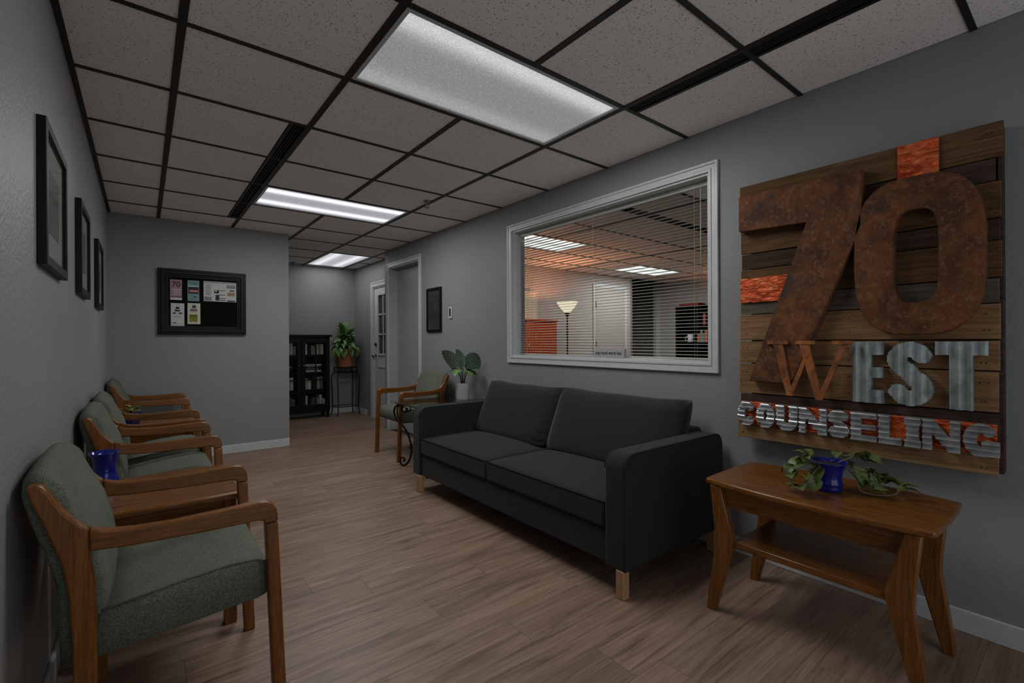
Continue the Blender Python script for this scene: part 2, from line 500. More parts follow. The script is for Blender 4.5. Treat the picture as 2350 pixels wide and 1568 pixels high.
# right wall with window and door openings
WY0, WY1, WZ0, WZ1 = -0.137, 1.679, 1.023, 2.110
DY0, DY1, DZ = 3.435, 4.283, 2.120
WT = 0.13
mb = MB()
mb.box(XR, XR+WT, YB-0.12, WY0, 0, H+0.1)
mb.box(XR, XR+WT, WY0, WY1, 0, WZ0); mb.box(XR, XR+WT, WY0, WY1, WZ1, H+0.1)
mb.box(XR, XR+WT, WY1, DY0, 0, H+0.1)
mb.box(XR, XR+WT, DY0, DY1, DZ, H+0.1)
mb.box(XR, XR+WT, DY1, YE, 0, H+0.1)
mb.box(XR+WT, XH+0.1, YE-0.1, YE, 0, H+0.1)
struct('wall_right', mb, M['wall'])
# hall right wall with door opening
HY0, HY1, HZ = 4.50, 5.40, 1.985
mb = MB()
mb.box(XH, XH+0.1, YE, HY0, 0, H+0.1); mb.box(XH, XH+0.1, HY1, YH, 0, H+0.1); mb.box(XH, XH+0.1, HY0, HY1, HZ, H+0.1)
struct('wall_hall_right', mb, M['wall'])
# office walls
mb = MB(); mb.box(1.94, 6.62, YP, YP+0.12, 0, H+0.1); struct('wall_office_back', mb, M['wall_office'])
mb = MB(); mb.box(OX1, OX1+0.12, OY0, 4.5, 0, H+0.1); struct('wall_office_right', mb, M['wall_office'])
mb = MB(); mb.box(1.94, OX1+0.12, OY0-0.12, OY0, 0, H+0.1); struct('wall_office_front', mb, M['wall_office'])
mb = MB(); mb.box(6.5, OX1+1.4, 5.9, 6.0, 0, H+0.1); mb.box(6.5, 6.62, YP+0.12, 5.9, 0, H+0.1); mb.box(OX1+1.3, OX1+1.4, 4.4, 5.9, 0, H+0.1); mb.box(OX1+0.12, OX1+1.3, 4.4, 4.5, 0, H+0.1)
struct('wall_office_passage', mb, M['wall_office'])

# ceiling: slab, tiles, black grid
mb = MB(); mb.box(XL-0.15, OX1+1.5, YB-0.15, YH+0.15, H+0.07, H+0.12)
ceiling = struct('ceiling', mb, M['blackmatte'])
LIGHTS = []          # rectangles without tiles
def light_rect(x0, x1, y0, y1): LIGHTS.append((x0, x1, y0, y1))
light_rect(0, 2*T, 0, T); light_rect(0, 2*T, 4*T, 5*T); light_rect(2*T, 3*T, 8*T, 10*T)
light_rect(4*T, 6*T, 4*T, 5*T); light_rect(9*T, 11*T, 5*T, 6*T)
SLOTS = [(-0.095, -0.0, 2*T, 6*T), (2*T, 2*T+0.10, -4*T, 0.0), (4.55*T, 6.05*T, 2*T-0.10, 2*T)]
tcache = {}
def tile(x0, x1, y0, y1):
    for s in SLOTS:
        if x0 < s[1]-1e-3 and x1 > s[0]+1e-3 and y0 < s[3]-1e-3 and y1 > s[2]+1e-3:
            if s[1]-s[0] < s[3]-s[2]:
                if abs(s[1]-x1) < 0.02: x1 = s[0]
                elif abs(s[0]-x0) < 0.02: x0 = s[1]
            else:
                if abs(s[3]-y1) < 0.02: y1 = s[2]
    for r in LIGHTS:
        cx, cy = (x0+x1)/2, (y0+y1)/2
        if r[0] < cx < r[1] and r[2] < cy < r[3]: return
    k = (round(x1-x0, 3), round(y1-y0, 3))
    if k[0] < 0.03 or k[1] < 0.03: return
    if k not in tcache:
        q = MB(); q.box(0.004, k[0]-0.004, 0.004, k[1]-0.004, H+0.006, H+0.022)
        o = finish('ceiling_tile', q, M['tile'], ceiling); o.location = (x0, y0, 0); tcache[k] = o
    else:
        inst(tcache[k], 'ceiling_tile', ceiling, Matrix.Translation((x0, y0, 0)))
xs_room = [XL, -0.614, 0, T, 2*T, XR]
for r in range(-5, 11):
    y0, y1 = max(r*T, YB), min((r+1)*T, YH)
    if y1 - y0 < 0.03: continue
    if y0 < YP < y1:
        pass
    xs = list(xs_room)
    if y1 > YE:
        xs = [XL, -0.614, 0, T, 2*T, 3*T, XH]
    for a, b in zip(xs, xs[1:]): tile(a, b, y0, y1)
for r in range(-4, 7):
    y0, y1 = max(r*T, OY0), min((r+1)*T, YP)
    if y1 - y0 < 0.03: continue
    xo = [XR+WT] + [k*T for k in range(4, 13)] + [OX1]
    for a, b in zip(xo, xo[1:]): tile(a, b, y0, y1)
gcache = {}
def bar(x0, x1, y0, y1, parent=ceiling):
    q = MB(); q.box(x0, x1, y0, y1, H, H+0.02); return finish('grid_bar', q, M['tbar'], parent)
bw = 0.0145
def cut(lo, hi, fixed, axis):
    '''pieces of a bar left after the light panels are taken out'''
    segs = [(lo, hi)]
    for r in LIGHTS:
        f0, f1, a0, a1 = (r[0], r[1], r[2], r[3]) if axis == 'y' else (r[2], r[3], r[0], r[1])
        if f0+0.05 < fixed < f1-0.05:
            out = []
            for p, e in segs:
                if a1 <= p or a0 >= e: out.append((p, e)); continue
                if a0 > p: out.append((p, a0))
                if a1 < e: out.append((a1, e))
            segs = out
    return segs
for x, ya, yb in ((-0.614, YB, YP), (0, YB, YP), (T, YB, YH), (2*T, YB, YH), (3*T, YE, YH)):
    for p, e in cut(ya, yb, x, 'y'): bar(x-bw, x+bw, p, e)
def crossbar(xa, xb, y):
    for p, e in cut(xa, xb, y, 'x'):
        q = MB(); q.box(p, e, y-0.011, y+0.011, H+0.0008, H+0.018); finish('grid_bar', q, M['tbar'], ceiling)
for r in range(-4, 11):
    y = r*T
    if YB < y < YH: crossbar(XL, XR if y < YE else XH, y)
bar(XL, XL+0.022, YB, YP)
for k in range(4, 13):
    for p, e in cut(OY0, YP, k*T, 'y'): bar(k*T-0.012, k*T+0.012, p, e)
for r in range(-3, 7): crossbar(XR+WT, OX1, r*T)

# baseboards
def baseboard(name, x0, x1, y0, y1):
    q = MB(); q.box(x0, x1, y0, y1, 0, 0.088); return struct(name, q, M['white'], bevel=0.004, seg=2)
baseboard('baseboard_left', XL, XL+0.013, YB, YP)
baseboard('baseboard_pier', XL+0.013, 0.545, YP-0.013, YP)
baseboard('baseboard_right', XR-0.013, XR, YB, DY0-0.06)
baseboard('baseboard_hall_end', XL, XH, YH-0.013, YH)
baseboard('baseboard_hall_right', XH-0.013, XH, 5.66, YH-0.013)

# ------------------------------------------------------------------ ceiling lights
def troffer(label, x0, x1, y0, y1, lensmat, watts, lamp=True, grp=None, spread=SPREAD, tint=(0.98,1.0,1.0)):
    cx, cy = (x0+x1)/2, (y0+y1)/2
    t = thing('ceiling_light', label, 'ceiling light', (cx, cy, H), group=grp)
    a = 0.016; b = 0.034
    q = MB()
    q.ring([(x0+a,y0+a),(x1-a,y0+a),(x1-a,y1-a),(x0+a,y1-a)], [(x0+b,y0+b),(x1-b,y0+b),(x1-b,y1-b),(x0+b,y1-b)], 'z', H+0.002, H+0.02)
    finish('frame', q, M['white'], t)
    q = MB(); q.box(x0+b-0.002, x1-b+0.002, y0+b-0.002, y1-b+0.002, H+0.010, H+0.014); finish('diffuser', q, lensmat, t)
    q = MB(); q.box(x0+a, x1-a, y0+a, y1-a, H+0.022, H+0.06); finish('housing', q, M['white'], t)
    if lamp:
        ld = bpy.data.lights.new('lamp_tubes', 'AREA'); ld.shape = 'RECTANGLE'
        ld.size = (x1-x0)-2*b; ld.size_y = (y1-y0)-2*b; ld.energy = watts; ld.spread = spread; ld.color = tint
        lo = bpy.data.objects.new('lamp_tubes', ld); COL.objects.link(lo); lo.parent = t; lo.location = (0, 0, -0.001)
    return t
troffer('large fluorescent ceiling panel nearest the camera, above the sofa front', 0, 2*T, 0, T, M['lens_a'], P_MAIN)
troffer('second fluorescent ceiling panel with two bright bands, before the pier wall', 0, 2*T, 4*T, 5*T, M['lens_b'], P_MID)
troffer('far fluorescent ceiling panel in the hall above the plant stand', 2*T, 3*T, 8*T, 10*T, M['lens_c'], P_HALL)
troffer('ceiling panel in the office seen through the upper left of the window', 4*T, 6*T, 4*T, 5*T, M['lens_o'], P_OFFICE)
troffer('ceiling panel deep in the office, seen through the middle of the window', 9*T, 11*T, 5*T, 6*T, M['lens_o'], P_OFFICE2)

# slot air diffusers
def slot(label, s, along):
    x0, x1, y0, y1 = s
    t = thing('slot_diffuser', label, 'air vent', ((x0+x1)/2, (y0+y1)/2, H))
    q = MB(); q.box(x0, x1, y0, y1, H+0.035, H+0.04); finish('plenum', q, M['blackmatte'], t)
    rail = 0.018
    n = 3
    q = MB()
    if along == 'y':
        q.box(x0, x0+rail, y0, y1, H+0.001, H+0.03); q.box(x1-rail, x1, y0, y1, H+0.001, H+0.03)
    else:
        q.box(x0, x1, y0, y0+rail, H+0.001, H+0.03); q.box(x0, x1, y1-rail, y1, H+0.001, H+0.03)
    finish('frame', q, M['tbar'], t)
    w0 = ((x1-x0) if along == 'y' else (y1-y0)) - 2*rail
    for k in range(1, n+1):
        q = MB(); p = rail + w0*k/(n+1)
        if along == 'y': q.box(x0+p-0.0018, x0+p+0.0018, y0, y1, H+0.004, H+0.03)
        else: q.box(x0, x1, y0+p-0.0018, y0+p+0.0018, H+0.004, H+0.03)
        finish('blade', q, plain('slot_blade', srgb(66,64,60), 0.4, 0.5), t)
    return t
slot('long black slot diffuser in the ceiling left of the second light panel', SLOTS[0], 'y')
slot('long black slot diffuser in the ceiling above the wooden sign', SLOTS[1], 'y')
slot('black slot diffuser in the office ceiling behind the blinds', SLOTS[2], 'x')
# sprinklers
def sprinkler(x, y, label):
    t = thing('fire_sprinkler', label, 'sprinkler', (x, y, H))
    q = MB(); q.lathe([(0.001,0.004),(0.03,0.004),(0.03,-0.004),(0.001,-0.006)], (x,y,H), 16); finish('escutcheon', q, M['chrome'], t)
    q = MB(); q.tube([(x,y,H),(x,y,H-0.03)], 0.007); q.tube([(x-0.011,y,H-0.022),(x-0.011,y,H-0.05)],0.003); q.tube([(x+0.011,y,H-0.022),(x+0.011,y,H-0.05)],0.003); finish('yoke', q, M['chrome'], t)
    q = MB(); q.lathe([(0.001,-0.05),(0.02,-0.05),(0.024,-0.054),(0.001,-0.057)], (x,y,H), 14); finish('deflector', q, M['chrome'], t)
sprinkler(1.175, 2.05, 'fire sprinkler head in the room ceiling between the two light panels')
sprinkler(1.047, 6.0, 'fire sprinkler head in the hall ceiling above the black cabinet')

# ------------------------------------------------------------------ window, blind, sill sign
def casing(q, x0, x1, ya, yb, za, zb, wd, bottom=True):
    """moulded picture-frame casing round an opening in an x = const wall"""
    def fr(o, i, xa, xb):
        O = [(ya-o, zb+o), (yb+o, zb+o), (yb+o, za-o if bottom else 0), (ya-o, za-o if bottom else 0)]
        I = [(ya-i, zb+i), (yb+i, zb+i), (yb+i, za-i if bottom else 0), (ya-i, za-i if bottom else 0)]
        if bottom: q.ring(O, I, 'x', xa, xb)
        else:
            q.box(xa, xb, ya-o, ya-i, 0, zb+o); q.box(xa, xb, yb+i, yb+o, 0, zb+o); q.box(xa, xb, ya-i, yb+i, zb+i, zb+o)
    fr(wd, wd*0.72, x0, x1); fr(wd*0.72, wd*0.3, x0+0.006, x1); fr(wd*0.3, 0.0, x0+0.002, x1)
q = MB(); casing(q, XR-0.018, XR, WY0, WY1, WZ0, WZ1, 0.057)
win = struct('window_1', q, M['white'], bevel=0.0025)
q = MB()
jt = 0.012
q.ring([(WY0,WZ1),(WY1,WZ1),(WY1,WZ0),(WY0,WZ0)], [(WY0+jt,WZ1-jt),(WY1-jt,WZ1-jt),(WY1-jt,WZ0+jt),(WY0+jt,WZ0+jt)], 'x', XR-0.001, XR+WT+0.001)
finish('jamb', q, M['white'], win)
q = MB(); q.box(XR+0.040, XR+0.044, WY0+jt, WY1-jt, WZ0+jt, WZ1-jt); finish('glass_pane', q, M['windowpane'], win)
# blind
BX = XR+0.088
bl = thing('venetian_blind', 'white mini blind with open slats inside the office window', 'blind', (BX, (WY0+WY1)/2, WZ0+jt))
by0, by1 = WY0+jt+0.006, WY1-jt-0.006
q = MB(); q.box(BX-0.014, BX+0.014, by0, by1, WZ1-jt-0.030, WZ1-jt-0.002); finish('head_rail', q, M['blind'], bl, bevel=0.002)
q = MB(); q.box(BX-0.011, BX+0.011, by0, by1, WZ0+jt+0.002, WZ0+jt+0.012); finish('bottom_rail', q, M['blind'], bl, bevel=0.002)
zz = WZ0+jt+0.03; sl = None; pitch_s = 0.0212
while zz < WZ1-jt-0.04:
    if sl is None:
        q = MB(); n = 4
        rows = []
        for side in (0, 1):
            rows.append([])
        prof = [(-0.0125, -0.0012), (-0.006, 0.0008), (0, 0.0014), (0.006, 0.0008), (0.0125, -0.0012)]
        poly = [(BX+a, zz+b) for a, b in prof] + [(BX+a, zz+b-0.0006) for a, b in prof[::-1]]
        q.prism(poly, 'y', by0, by1)
        sl = finish('slat', q, M['blind'], bl); zb0 = zz
    else:
        inst(sl, 'slat', bl, Matrix.Translation((0, 0, zz-zb0)))
    zz += pitch_s
for yy in (by0+0.12, by0+0.93, by1-0.13):
    q = MB()
    for dx in (-0.0135, 0.0135): q.tube([(BX+dx, yy, WZ0+jt+0.01), (BX+dx, yy, WZ1-jt-0.02)], 0.0009, 5)
    finish('ladder_cord', q, M['blind'], bl)
q = MB(); q.tube([(BX-0.02, by0+0.075, 1.50), (BX-0.02, by0+0.075, WZ1-jt-0.03)], 0.0032, 6); finish('tilt_wand', q, M['blind'], bl)
q = MB(); q.tube([(BX-0.02, by1-0.10, 1.04), (BX-0.02, by1-0.10, WZ1-jt-0.03)], 0.0014, 5); q.tube([(BX-0.02, by1-0.115, 1.16), (BX-0.02, by1-0.115, WZ1-jt-0.03)], 0.0014, 5)
finish('lift_cord', q, M['blind'], bl)
# sill sign block
sb = thing('word_block', 'small grey word block with script lettering on the window sill', 'sign', (XR+0.02, 0.60, WZ0+jt))
sx0, sx1, sy0, sy1, sz0 = XR+0.004, XR+0.034, 0.475, 0.735, WZ0+jt
q = MB(); q.box(sx0, sx1, sy0, sy1, sz0, sz0+0.062); finish('block', q, plain('grey_block_paint', srgb(165,166,164), 0.6), sb, bevel=0.002)
def text_mesh(name, s, size, mat, parent, origin, ux, uz, depth=0.0015, shear=0.0, offset=0.0, sx=1.0, label=None):
    """lettering as real mesh: laid on the plane spanned by ux (reading direction) and uz (up)"""
    cu = bpy.data.curves.new(name, 'FONT'); cu.body = s; cu.size = size; cu.extrude = depth/2; cu.shear = shear; cu.offset = offset
    ob = bpy.data.objects.new(name, cu); COL.objects.link(ob)
    dg = bpy.context.evaluated_depsgraph_get(); dg.update()
    me = bpy.data.meshes.new_from_object(ob.evaluated_get(dg)); bpy.data.objects.remove(ob)
    ux, uz = Vector(ux), Vector(uz); nz = ux.cross(uz)
    org = WORLD.get(parent, Vector((0,0,0)))
    for vv in me.vertices:
        p = vv.co; vv.co = Vector(origin) + ux*p.x*sx + uz*p.y + nz*p.z - org
    me.materials.clear(); me.materials.append(mat)
    o = bpy.data.objects.new(name, me); COL.objects.link(o); o.parent = parent; WORLD[o] = org.copy()
    if label: o['label'] = label
    return o
M['ink'] = plain('black_ink', srgb(12,12,12), 0.6)
text_mesh('lettering', 'pray more worry less', 0.034, M['ink'], sb, (sx0-0.0006, sy1-0.006, sz0+0.022), (0,-1,0), (0,0,1), shear=0.25, sx=0.78)

# ------------------------------------------------------------------ doors
q = MB(); casing(q, XR-0.016, XR, DY0, DY1, 0, DZ, 0.057, bottom=False)
d1 = struct('door_1', q, M['white'], bevel=0.002)
q = MB()
q.box(XR-0.001, XR+0.105, DY0, DY0+0.015, 0, DZ); q.box(XR-0.001, XR+0.105, DY1-0.015, DY1, 0, DZ); q.box(XR-0.001, XR+0.105, DY0+0.015, DY1-0.015, DZ-0.015, DZ)
finish('jamb', q, M['door'], d1)
q = MB(); q.box(XR+0.105, XR+0.145, DY0, DY1, 0.004, DZ); finish('door_leaf', q, M['door'], d1)
q = MB(); kx, ky, kz = XR+0.105, DY0+0.085, 0.955
q.tube([(kx,ky,kz),(kx-0.02,ky,kz),(kx-0.032,ky,kz),(kx-0.05,ky,kz),(kx-0.058,ky,kz)], [0.016,0.012,0.026,0.026,0.012], 14); finish('door_knob', q, plain('aged_knob', srgb(70,64,58), 0.35, 0.9), d1)
# hall door: half-lite
q = MB(); casing(q, XH-0.016, XH, HY0, HY1, 0, HZ, 0.075, bottom=False)
d2 = struct('door_2', q, M['white'], bevel=0.002)
q = MB(); q.box(XH-0.001, XH+0.04, HY1-0.018, HY1, 0, HZ); q.box(XH-0.001, XH+0.04, HY0, HY0+0.018, 0, HZ); q.box(XH-0.001, XH+0.04, HY0+0.018, HY1-0.018, HZ-0.018, HZ); finish('jamb', q, M['doorwhite'], d2)
q = MB()
LX0, LX1 = XH+0.012, XH+0.05
ly0, ly1 = HY0+0.022, HY1-0.024
gy0, gy1, gz0, gz1 = ly0+0.16, ly1-0.15, 0.97, 1.86
q.box(LX0, LX1, ly0, gy0, 0.006, HZ-0.022); q.box(LX0, LX1, gy1, ly1, 0.006, HZ-0.022)
q.box(LX0, LX1, gy0, gy1, 0.006, gz0); q.box(LX0, LX1, gy0, gy1, gz1, HZ-0.022)
lf = finish('door_leaf', q, M['doorwhite'], d2)
q = MB()
q.ring([(gy0-0.02,gz1+0.02),(gy1+0.02,gz1+0.02),(gy1+0.02,gz0-0.02),(gy0-0.02,gz0-0.02)], [(gy0+0.012,gz1-0.012),(gy1-0.012,gz1-0.012),(gy1-0.012,gz0+0.012),(gy0+0.012,gz0+0.012)], 'x', LX0-0.012, LX0)
finish('lite_frame', q, M['white'], d2, bevel=0.003)
for i in (1, 2):
    q = MB(); zc = gz0+(gz1-gz0)*i/3; q.box(LX0-0.006, LX0+0.006, gy0, gy1, zc-0.011, zc+0.011); finish('muntin', q, M['white'], d2)
for i in (1, 2):
    q = MB(); yc = gy0+(gy1-gy0)*i/3; q.box(LX0-0.006, LX0+0.006, yc-0.011, yc+0.011, gz0, gz1); finish('muntin', q, M['white'], d2)
q = MB(); q.box(LX0+0.015, LX0+0.02, gy0, gy1, gz0, gz1); finish('glass_pane', q, plain('dark_door_glass', srgb(60,66,74), 0.08), d2)
q = MB()
q.ring([(ly0+0.1,0.80),(ly1-0.1,0.80),(ly1-0.1,0.16),(ly0+0.1,0.16)], [(ly0+0.13,0.77),(ly1-0.13,0.77),(ly1-0.13,0.19),(ly0+0.13,0.19)], 'x', LX0-0.008, LX0)
finish('panel_moulding', q, M['white'], d2, bevel=0.003)
q = MB(); ky, kz = ly1-0.06, 0.945
q.tube([(LX0,ky,kz),(LX0-0.02,ky,kz),(LX0-0.032,ky,kz),(LX0-0.055,ky,kz),(LX0-0.062,ky,kz)], [0.026,0.012,0.027,0.027,0.012], 14); finish('door_knob', q, M['chrome'], d2)
q = MB(); q.tube([(LX0,ky,kz+0.17),(LX0-0.018,ky,kz+0.17)], 0.024, 14); finish('deadbolt', q, M['iron'], d2)

# ------------------------------------------------------------------ wooden sign
SG = thing('wall_sign', 'large pallet wood sign with rusty 70, WEST and COUNSELING', 'sign', (1.74, -0.82, 0.648))
def sy(s): return -s
XS = 1.72
q = MB()
for s0 in (0.40, 0.80, 1.22): q.box(XS+0.02, XR-0.001, -s0-0.07, -s0, 0.66, 1.94)
finish('batten', q, M['pl_dark'], SG)
q = MB(); q.box(XS+0.02, XR-0.001, -1.302, -1.284, 0.655, 1.945); finish('edge_board', q, M['pl_dark'], SG)
PL_ = [ (1.948,1.819,.352,1.306,0,'pl_brown'), (1.816,1.734,.350,1.285,4,'pl_dark'), (1.731,1.598,.356,1.300,0,'pl_brown'), (1.593,1.517,.359,1.296,3,'pl_dark'),
  (1.513,1.380,.357,1.300,-1,'pl_brown'), (1.376,1.286,.352,1.293,3,'pl_grey'), (1.282,1.152,.352,1.296,-2,'pl_tan'), (1.146,1.036,.349,1.294,0,'pl_tan'),
  (1.031,0.882,.346,1.291,1,'pl_tan'), (0.876,0.752,.350,1.292,4,'pl_dark'), (0.749,0.650,.338,1.290,-2,'pl_tan')]
for i, (zt, zb_, s0, s1, dx, m) in enumerate(PL_):
    q = MB(); d = dx*0.001
    q.box(XS+d, XS+0.02, -s1, -s0, zb_, zt); finish('plank', q, M[m], SG, bevel=0.0015, seg=1)
# nails
q = MB()
for (zt, zb_, s0, s1, dx, m) in PL_:
    for s in (s0+0.02, s0+0.035, s1-0.03, s1-0.045, 0.83):
        for zf in (0.25, 0.72):
            q.tube([(XS+dx*0.001-0.001, -s-random.uniform(-.006,.006), zb_+(zt-zb_)*zf), (XS+0.01, -s, zb_+(zt-zb_)*zf)], 0.0028, 6)
o = finish('nail_heads', q, M['ink'], SG); o['kind'] = 'stuff'
# copper pieces (crumpled sheet)
def copper(s0, s1, t0, t1, x, amp=0.004, nx=26, ny=18, slant=0):
    q = MB(); rnd = random.Random(int(s0*1000)); ph = [rnd.uniform(0, 6.28) for _ in range(6)]
    rows = []
    for j in range(ny+1):
        v = j/ny; row = []
        for i in range(nx+1):
            u = i/nx
            d = amp*(math.sin(18*v+5*u+ph[0])*0.5 + math.sin(31*v-9*u+ph[1])*0.4 + math.sin(9*u+14*v+ph[2])*0.4)
            row.append((x - 0.005 + d, -(s0+(s1-s0)*u - (slant*v if i == nx else 0)), t0+(t1-t0)*v))
        rows.append(row)
    q.grid(rows)
    o = finish('copper_sheet', q, M['copper'], SG)
    sm = o.modifiers.new('thickness', 'SOLIDIFY'); sm.thickness = 0.0012
    return o
copper(1.004, 1.132, 1.803, 1.946, XS-0.002)
copper(0.356, 0.600, 1.344, 1.470, XS-0.001)
copper(0.356, 1.288, 0.722, 0.838, XS+0.0005, nx=90, amp=0.0035)
# 7
seven = [(.371,1.884),(.893,1.880),(.893,1.640),(.617,.943),(.419,.947),(.682,1.694),(.371,1.706)]
q = MB(); q.prism([(-s, z) for s, z in seven], 'x', 1.664, 1.7165); o = finish('numeral', q, M['rust'], SG, bevel=0.004); o['label'] = 'rusty metal numeral 7'
def sup(cx, cy, a, b, n, N=48):
    out = []
    for k in range(N):
        th = 2*PI*k/N; c, s = math.cos(th), math.sin(th)
        out.append((cx + a*math.copysign(abs(c)**(2/n), c), cy + b*math.copysign(abs(s)**(2/n), s)))
    return out
q = MB(); q.ring([(-s, z) for s, z in sup(1.066, 1.486, .201, .315, 3.0)], [(-s, z) for s, z in sup(1.068, 1.482, .0695, .184, 3.6)], 'x', 1.664, 1.7165)
o = finish('numeral', q, M['rust'], SG, bevel=0.004); o['label'] = 'rusty metal numeral 0'
# W (serif)
q = MB(); x0, x1 = 1.652, 1.664
for k_, poly in enumerate(([(.540,1.135),(.582,1.135),(.627,.890),(.600,.890)], [(.602,.889),(.622,.889),(.694,1.085),(.676,1.085)],
             [(.652,1.135),(.694,1.135),(.748,.882),(.720,.882)], [(.723,.881),(.744,.881),(.844,1.135),(.822,1.135)])):
    q.prism([(-s, z) for s, z in poly], 'x', x0+.0006*k_, x1)
for s0, s1 in ((.515,.605),(.638,.722),(.785,.862)): q.prism([(-s, z) for s, z in ((s0,1.148),(s1,1.148),(s1,1.132),(s0,1.132))], 'x', x0-0.002, x1)
o = finish('letter', q, M['rust2'], SG); o['label'] = 'thin rusty serif letter W'
# corrugated letters by scan lines through an inside() test
def seg_d(p, a, b):
    ax, ay = a; bx, by = b; px, py = p
    dx, dy = bx-ax, by-ay; L = dx*dx+dy*dy
    k = 0 if L == 0 else max(0, min(1, ((px-ax)*dx+(py-ay)*dy)/L))
    return math.hypot(px-ax-k*dx, py-ay-k*dy)
def arc(cx, cy, a, b, d0, d1, n=16):
    return [(cx+a*math.cos(math.radians(d0+(d1-d0)*k/n)), cy+b*math.sin(math.radians(d0+(d1-d0)*k/n))) for k in range(n+1)]
def letter(name, ch, s0, s1, t0, t1, hw, mat, x, ribs, period, amp, label, rows=44, cols=60, thick=0.010):
    W_, H_ = s1-s0, t1-t0
    strokes, rects = [], []
    e = hw
    if ch == 'C': strokes = [arc(W_/2, H_/2, W_/2-e, H_/2-e, 48, 312)]
    elif ch == 'G': strokes = [arc(W_/2, H_/2, W_/2-e, H_/2-e, 48, 330)]; rects = [(W_*0.52, W_, H_*0.26, H_*0.48), (W_-2*e*0.9, W_, 0.04*H_, H_*0.46)]
    elif ch == 'O': strokes = [arc(W_/2, H_/2, W_/2-e, H_/2-e, 0, 360, 24)]
    elif ch == 'U': strokes = [[(e, H_)] + arc(W_/2, H_*0.40, W_/2-e, H_*0.40-e, 180, 360) + [(W_-e, H_)]]
    elif ch == 'N': rects = [(0, 2*e*0.8, 0, H_), (W_-2*e*0.8, W_, 0, H_)]; strokes = [[(e*0.8, H_-e*0.6), (W_-e*0.8, e*0.6)]]
    elif ch == 'S': strokes = [arc(W_/2, H_*0.72, W_/2-e, H_*0.28-e, 25, 250, 14) + arc(W_/2, H_*0.28, W_/2-e, H_*0.28-e, 70, -155, 14)]
    elif ch == 'E': rects = [(0, 2*e, 0, H_), (0, W_, 0, H_*0.21), (0, W_, H_*0.79, H_), (0, W_*0.97, H_*0.41, H_*0.59)]
    elif ch == 'L': rects = [(0, 2*e, 0, H_), (0, W_, 0, H_*0.26)]
    elif ch == 'I': rects = [(0, W_, 0, H_*0.26), (0, W_, H_*0.74, H_), (W_*0.1, W_*0.9, 0, H_)]
    elif ch == 'T': rects = [(0, W_, H_*0.80, H_), (W_*0.27, W_*0.73, 0, H_)]
    def inside(p):
        if not (0 <= p[0] <= W_ and 0 <= p[1] <= H_): return False
        for r in rects:
            if r[0] <= p[0] <= r[1] and r[2] <= p[1] <= r[3]: return True
        for st in strokes:
            for a, b in zip(st, st[1:]):
                if seg_d(p, a, b) < e: return True
        return False
    q = MB()
    A, B = (H_, W_) if ribs == 'h' else (W_, H_)       # A = scan axis, B = along the rib
    for i in range(rows):
        a0, a1 = A*i/rows, A*(i+1)/rows; am = (a0+a1)/2
        ins = [inside((b, am) if ribs == 'h' else (am, b)) for b in [B*(k+0.5)/cols for k in range(cols)]]
        k = 0
        while k < cols:
            if ins[k]:
                m0 = k
                while k < cols and ins[k]: k += 1
                b0, b1 = B*m0/cols, B*k/cols
                ph = (t0 if ribs == 'h' else s0)
                def dx(a): return x - amp*math.cos(2*PI*(a+ph)/period)
                def P(a, b, xx):
                    s, tt = (b, a) if ribs == 'h' else (a, b)
                    return (xx, -(s0+s), t0+tt)
                X0, X1 = dx(a0), dx(a1)
                f = [P(a0,b0,X0), P(a0,b1,X0), P(a1,b1,X1), P(a1,b0,X1)]
                g = [P(a0,b0,x+thick), P(a0,b1,x+thick), P(a1,b1,x+thick), P(a1,b0,x+thick)]
                q.f(f); q.f([f[0], f[3], g[3], g[0]]); q.f([f[1], g[1], g[2], f[2]]); q.f([f[3], f[2], g[2], g[3]]); q.f([f[0], g[0], g[1], f[1]])
            else: k += 1
    o = finish(name, q, mat, SG); o['label'] = label
    return o
for ch, a, b in (('E',.851,.960),('S',.974,1.116),('T',1.123,1.268)):
    letter('letter', ch, a, b, .884, 1.143, .034 if ch != 'S' else .031, M['galv'], 1.686, 'v', 0.036, 0.006, 'galvanised ribbed letter '+ch, rows=40, cols=70, thick=0.026)
for ch, a, b in (('C',.348,.438),('O',.442,.530),('U',.536,.632),('N',.637,.752),('S',.755,.838),('E',.843,.935),('L',.941,1.017),('I',1.026,1.078),('N',1.082,1.192),('G',1.199,1.296)):
    letter('letter', ch, a, b, .716, .840, .0185, M['corr'], 1.692, 'h', 0.0225, 0.0065, 'shiny corrugated letter '+ch, rows=48, cols=56, thick=0.014)

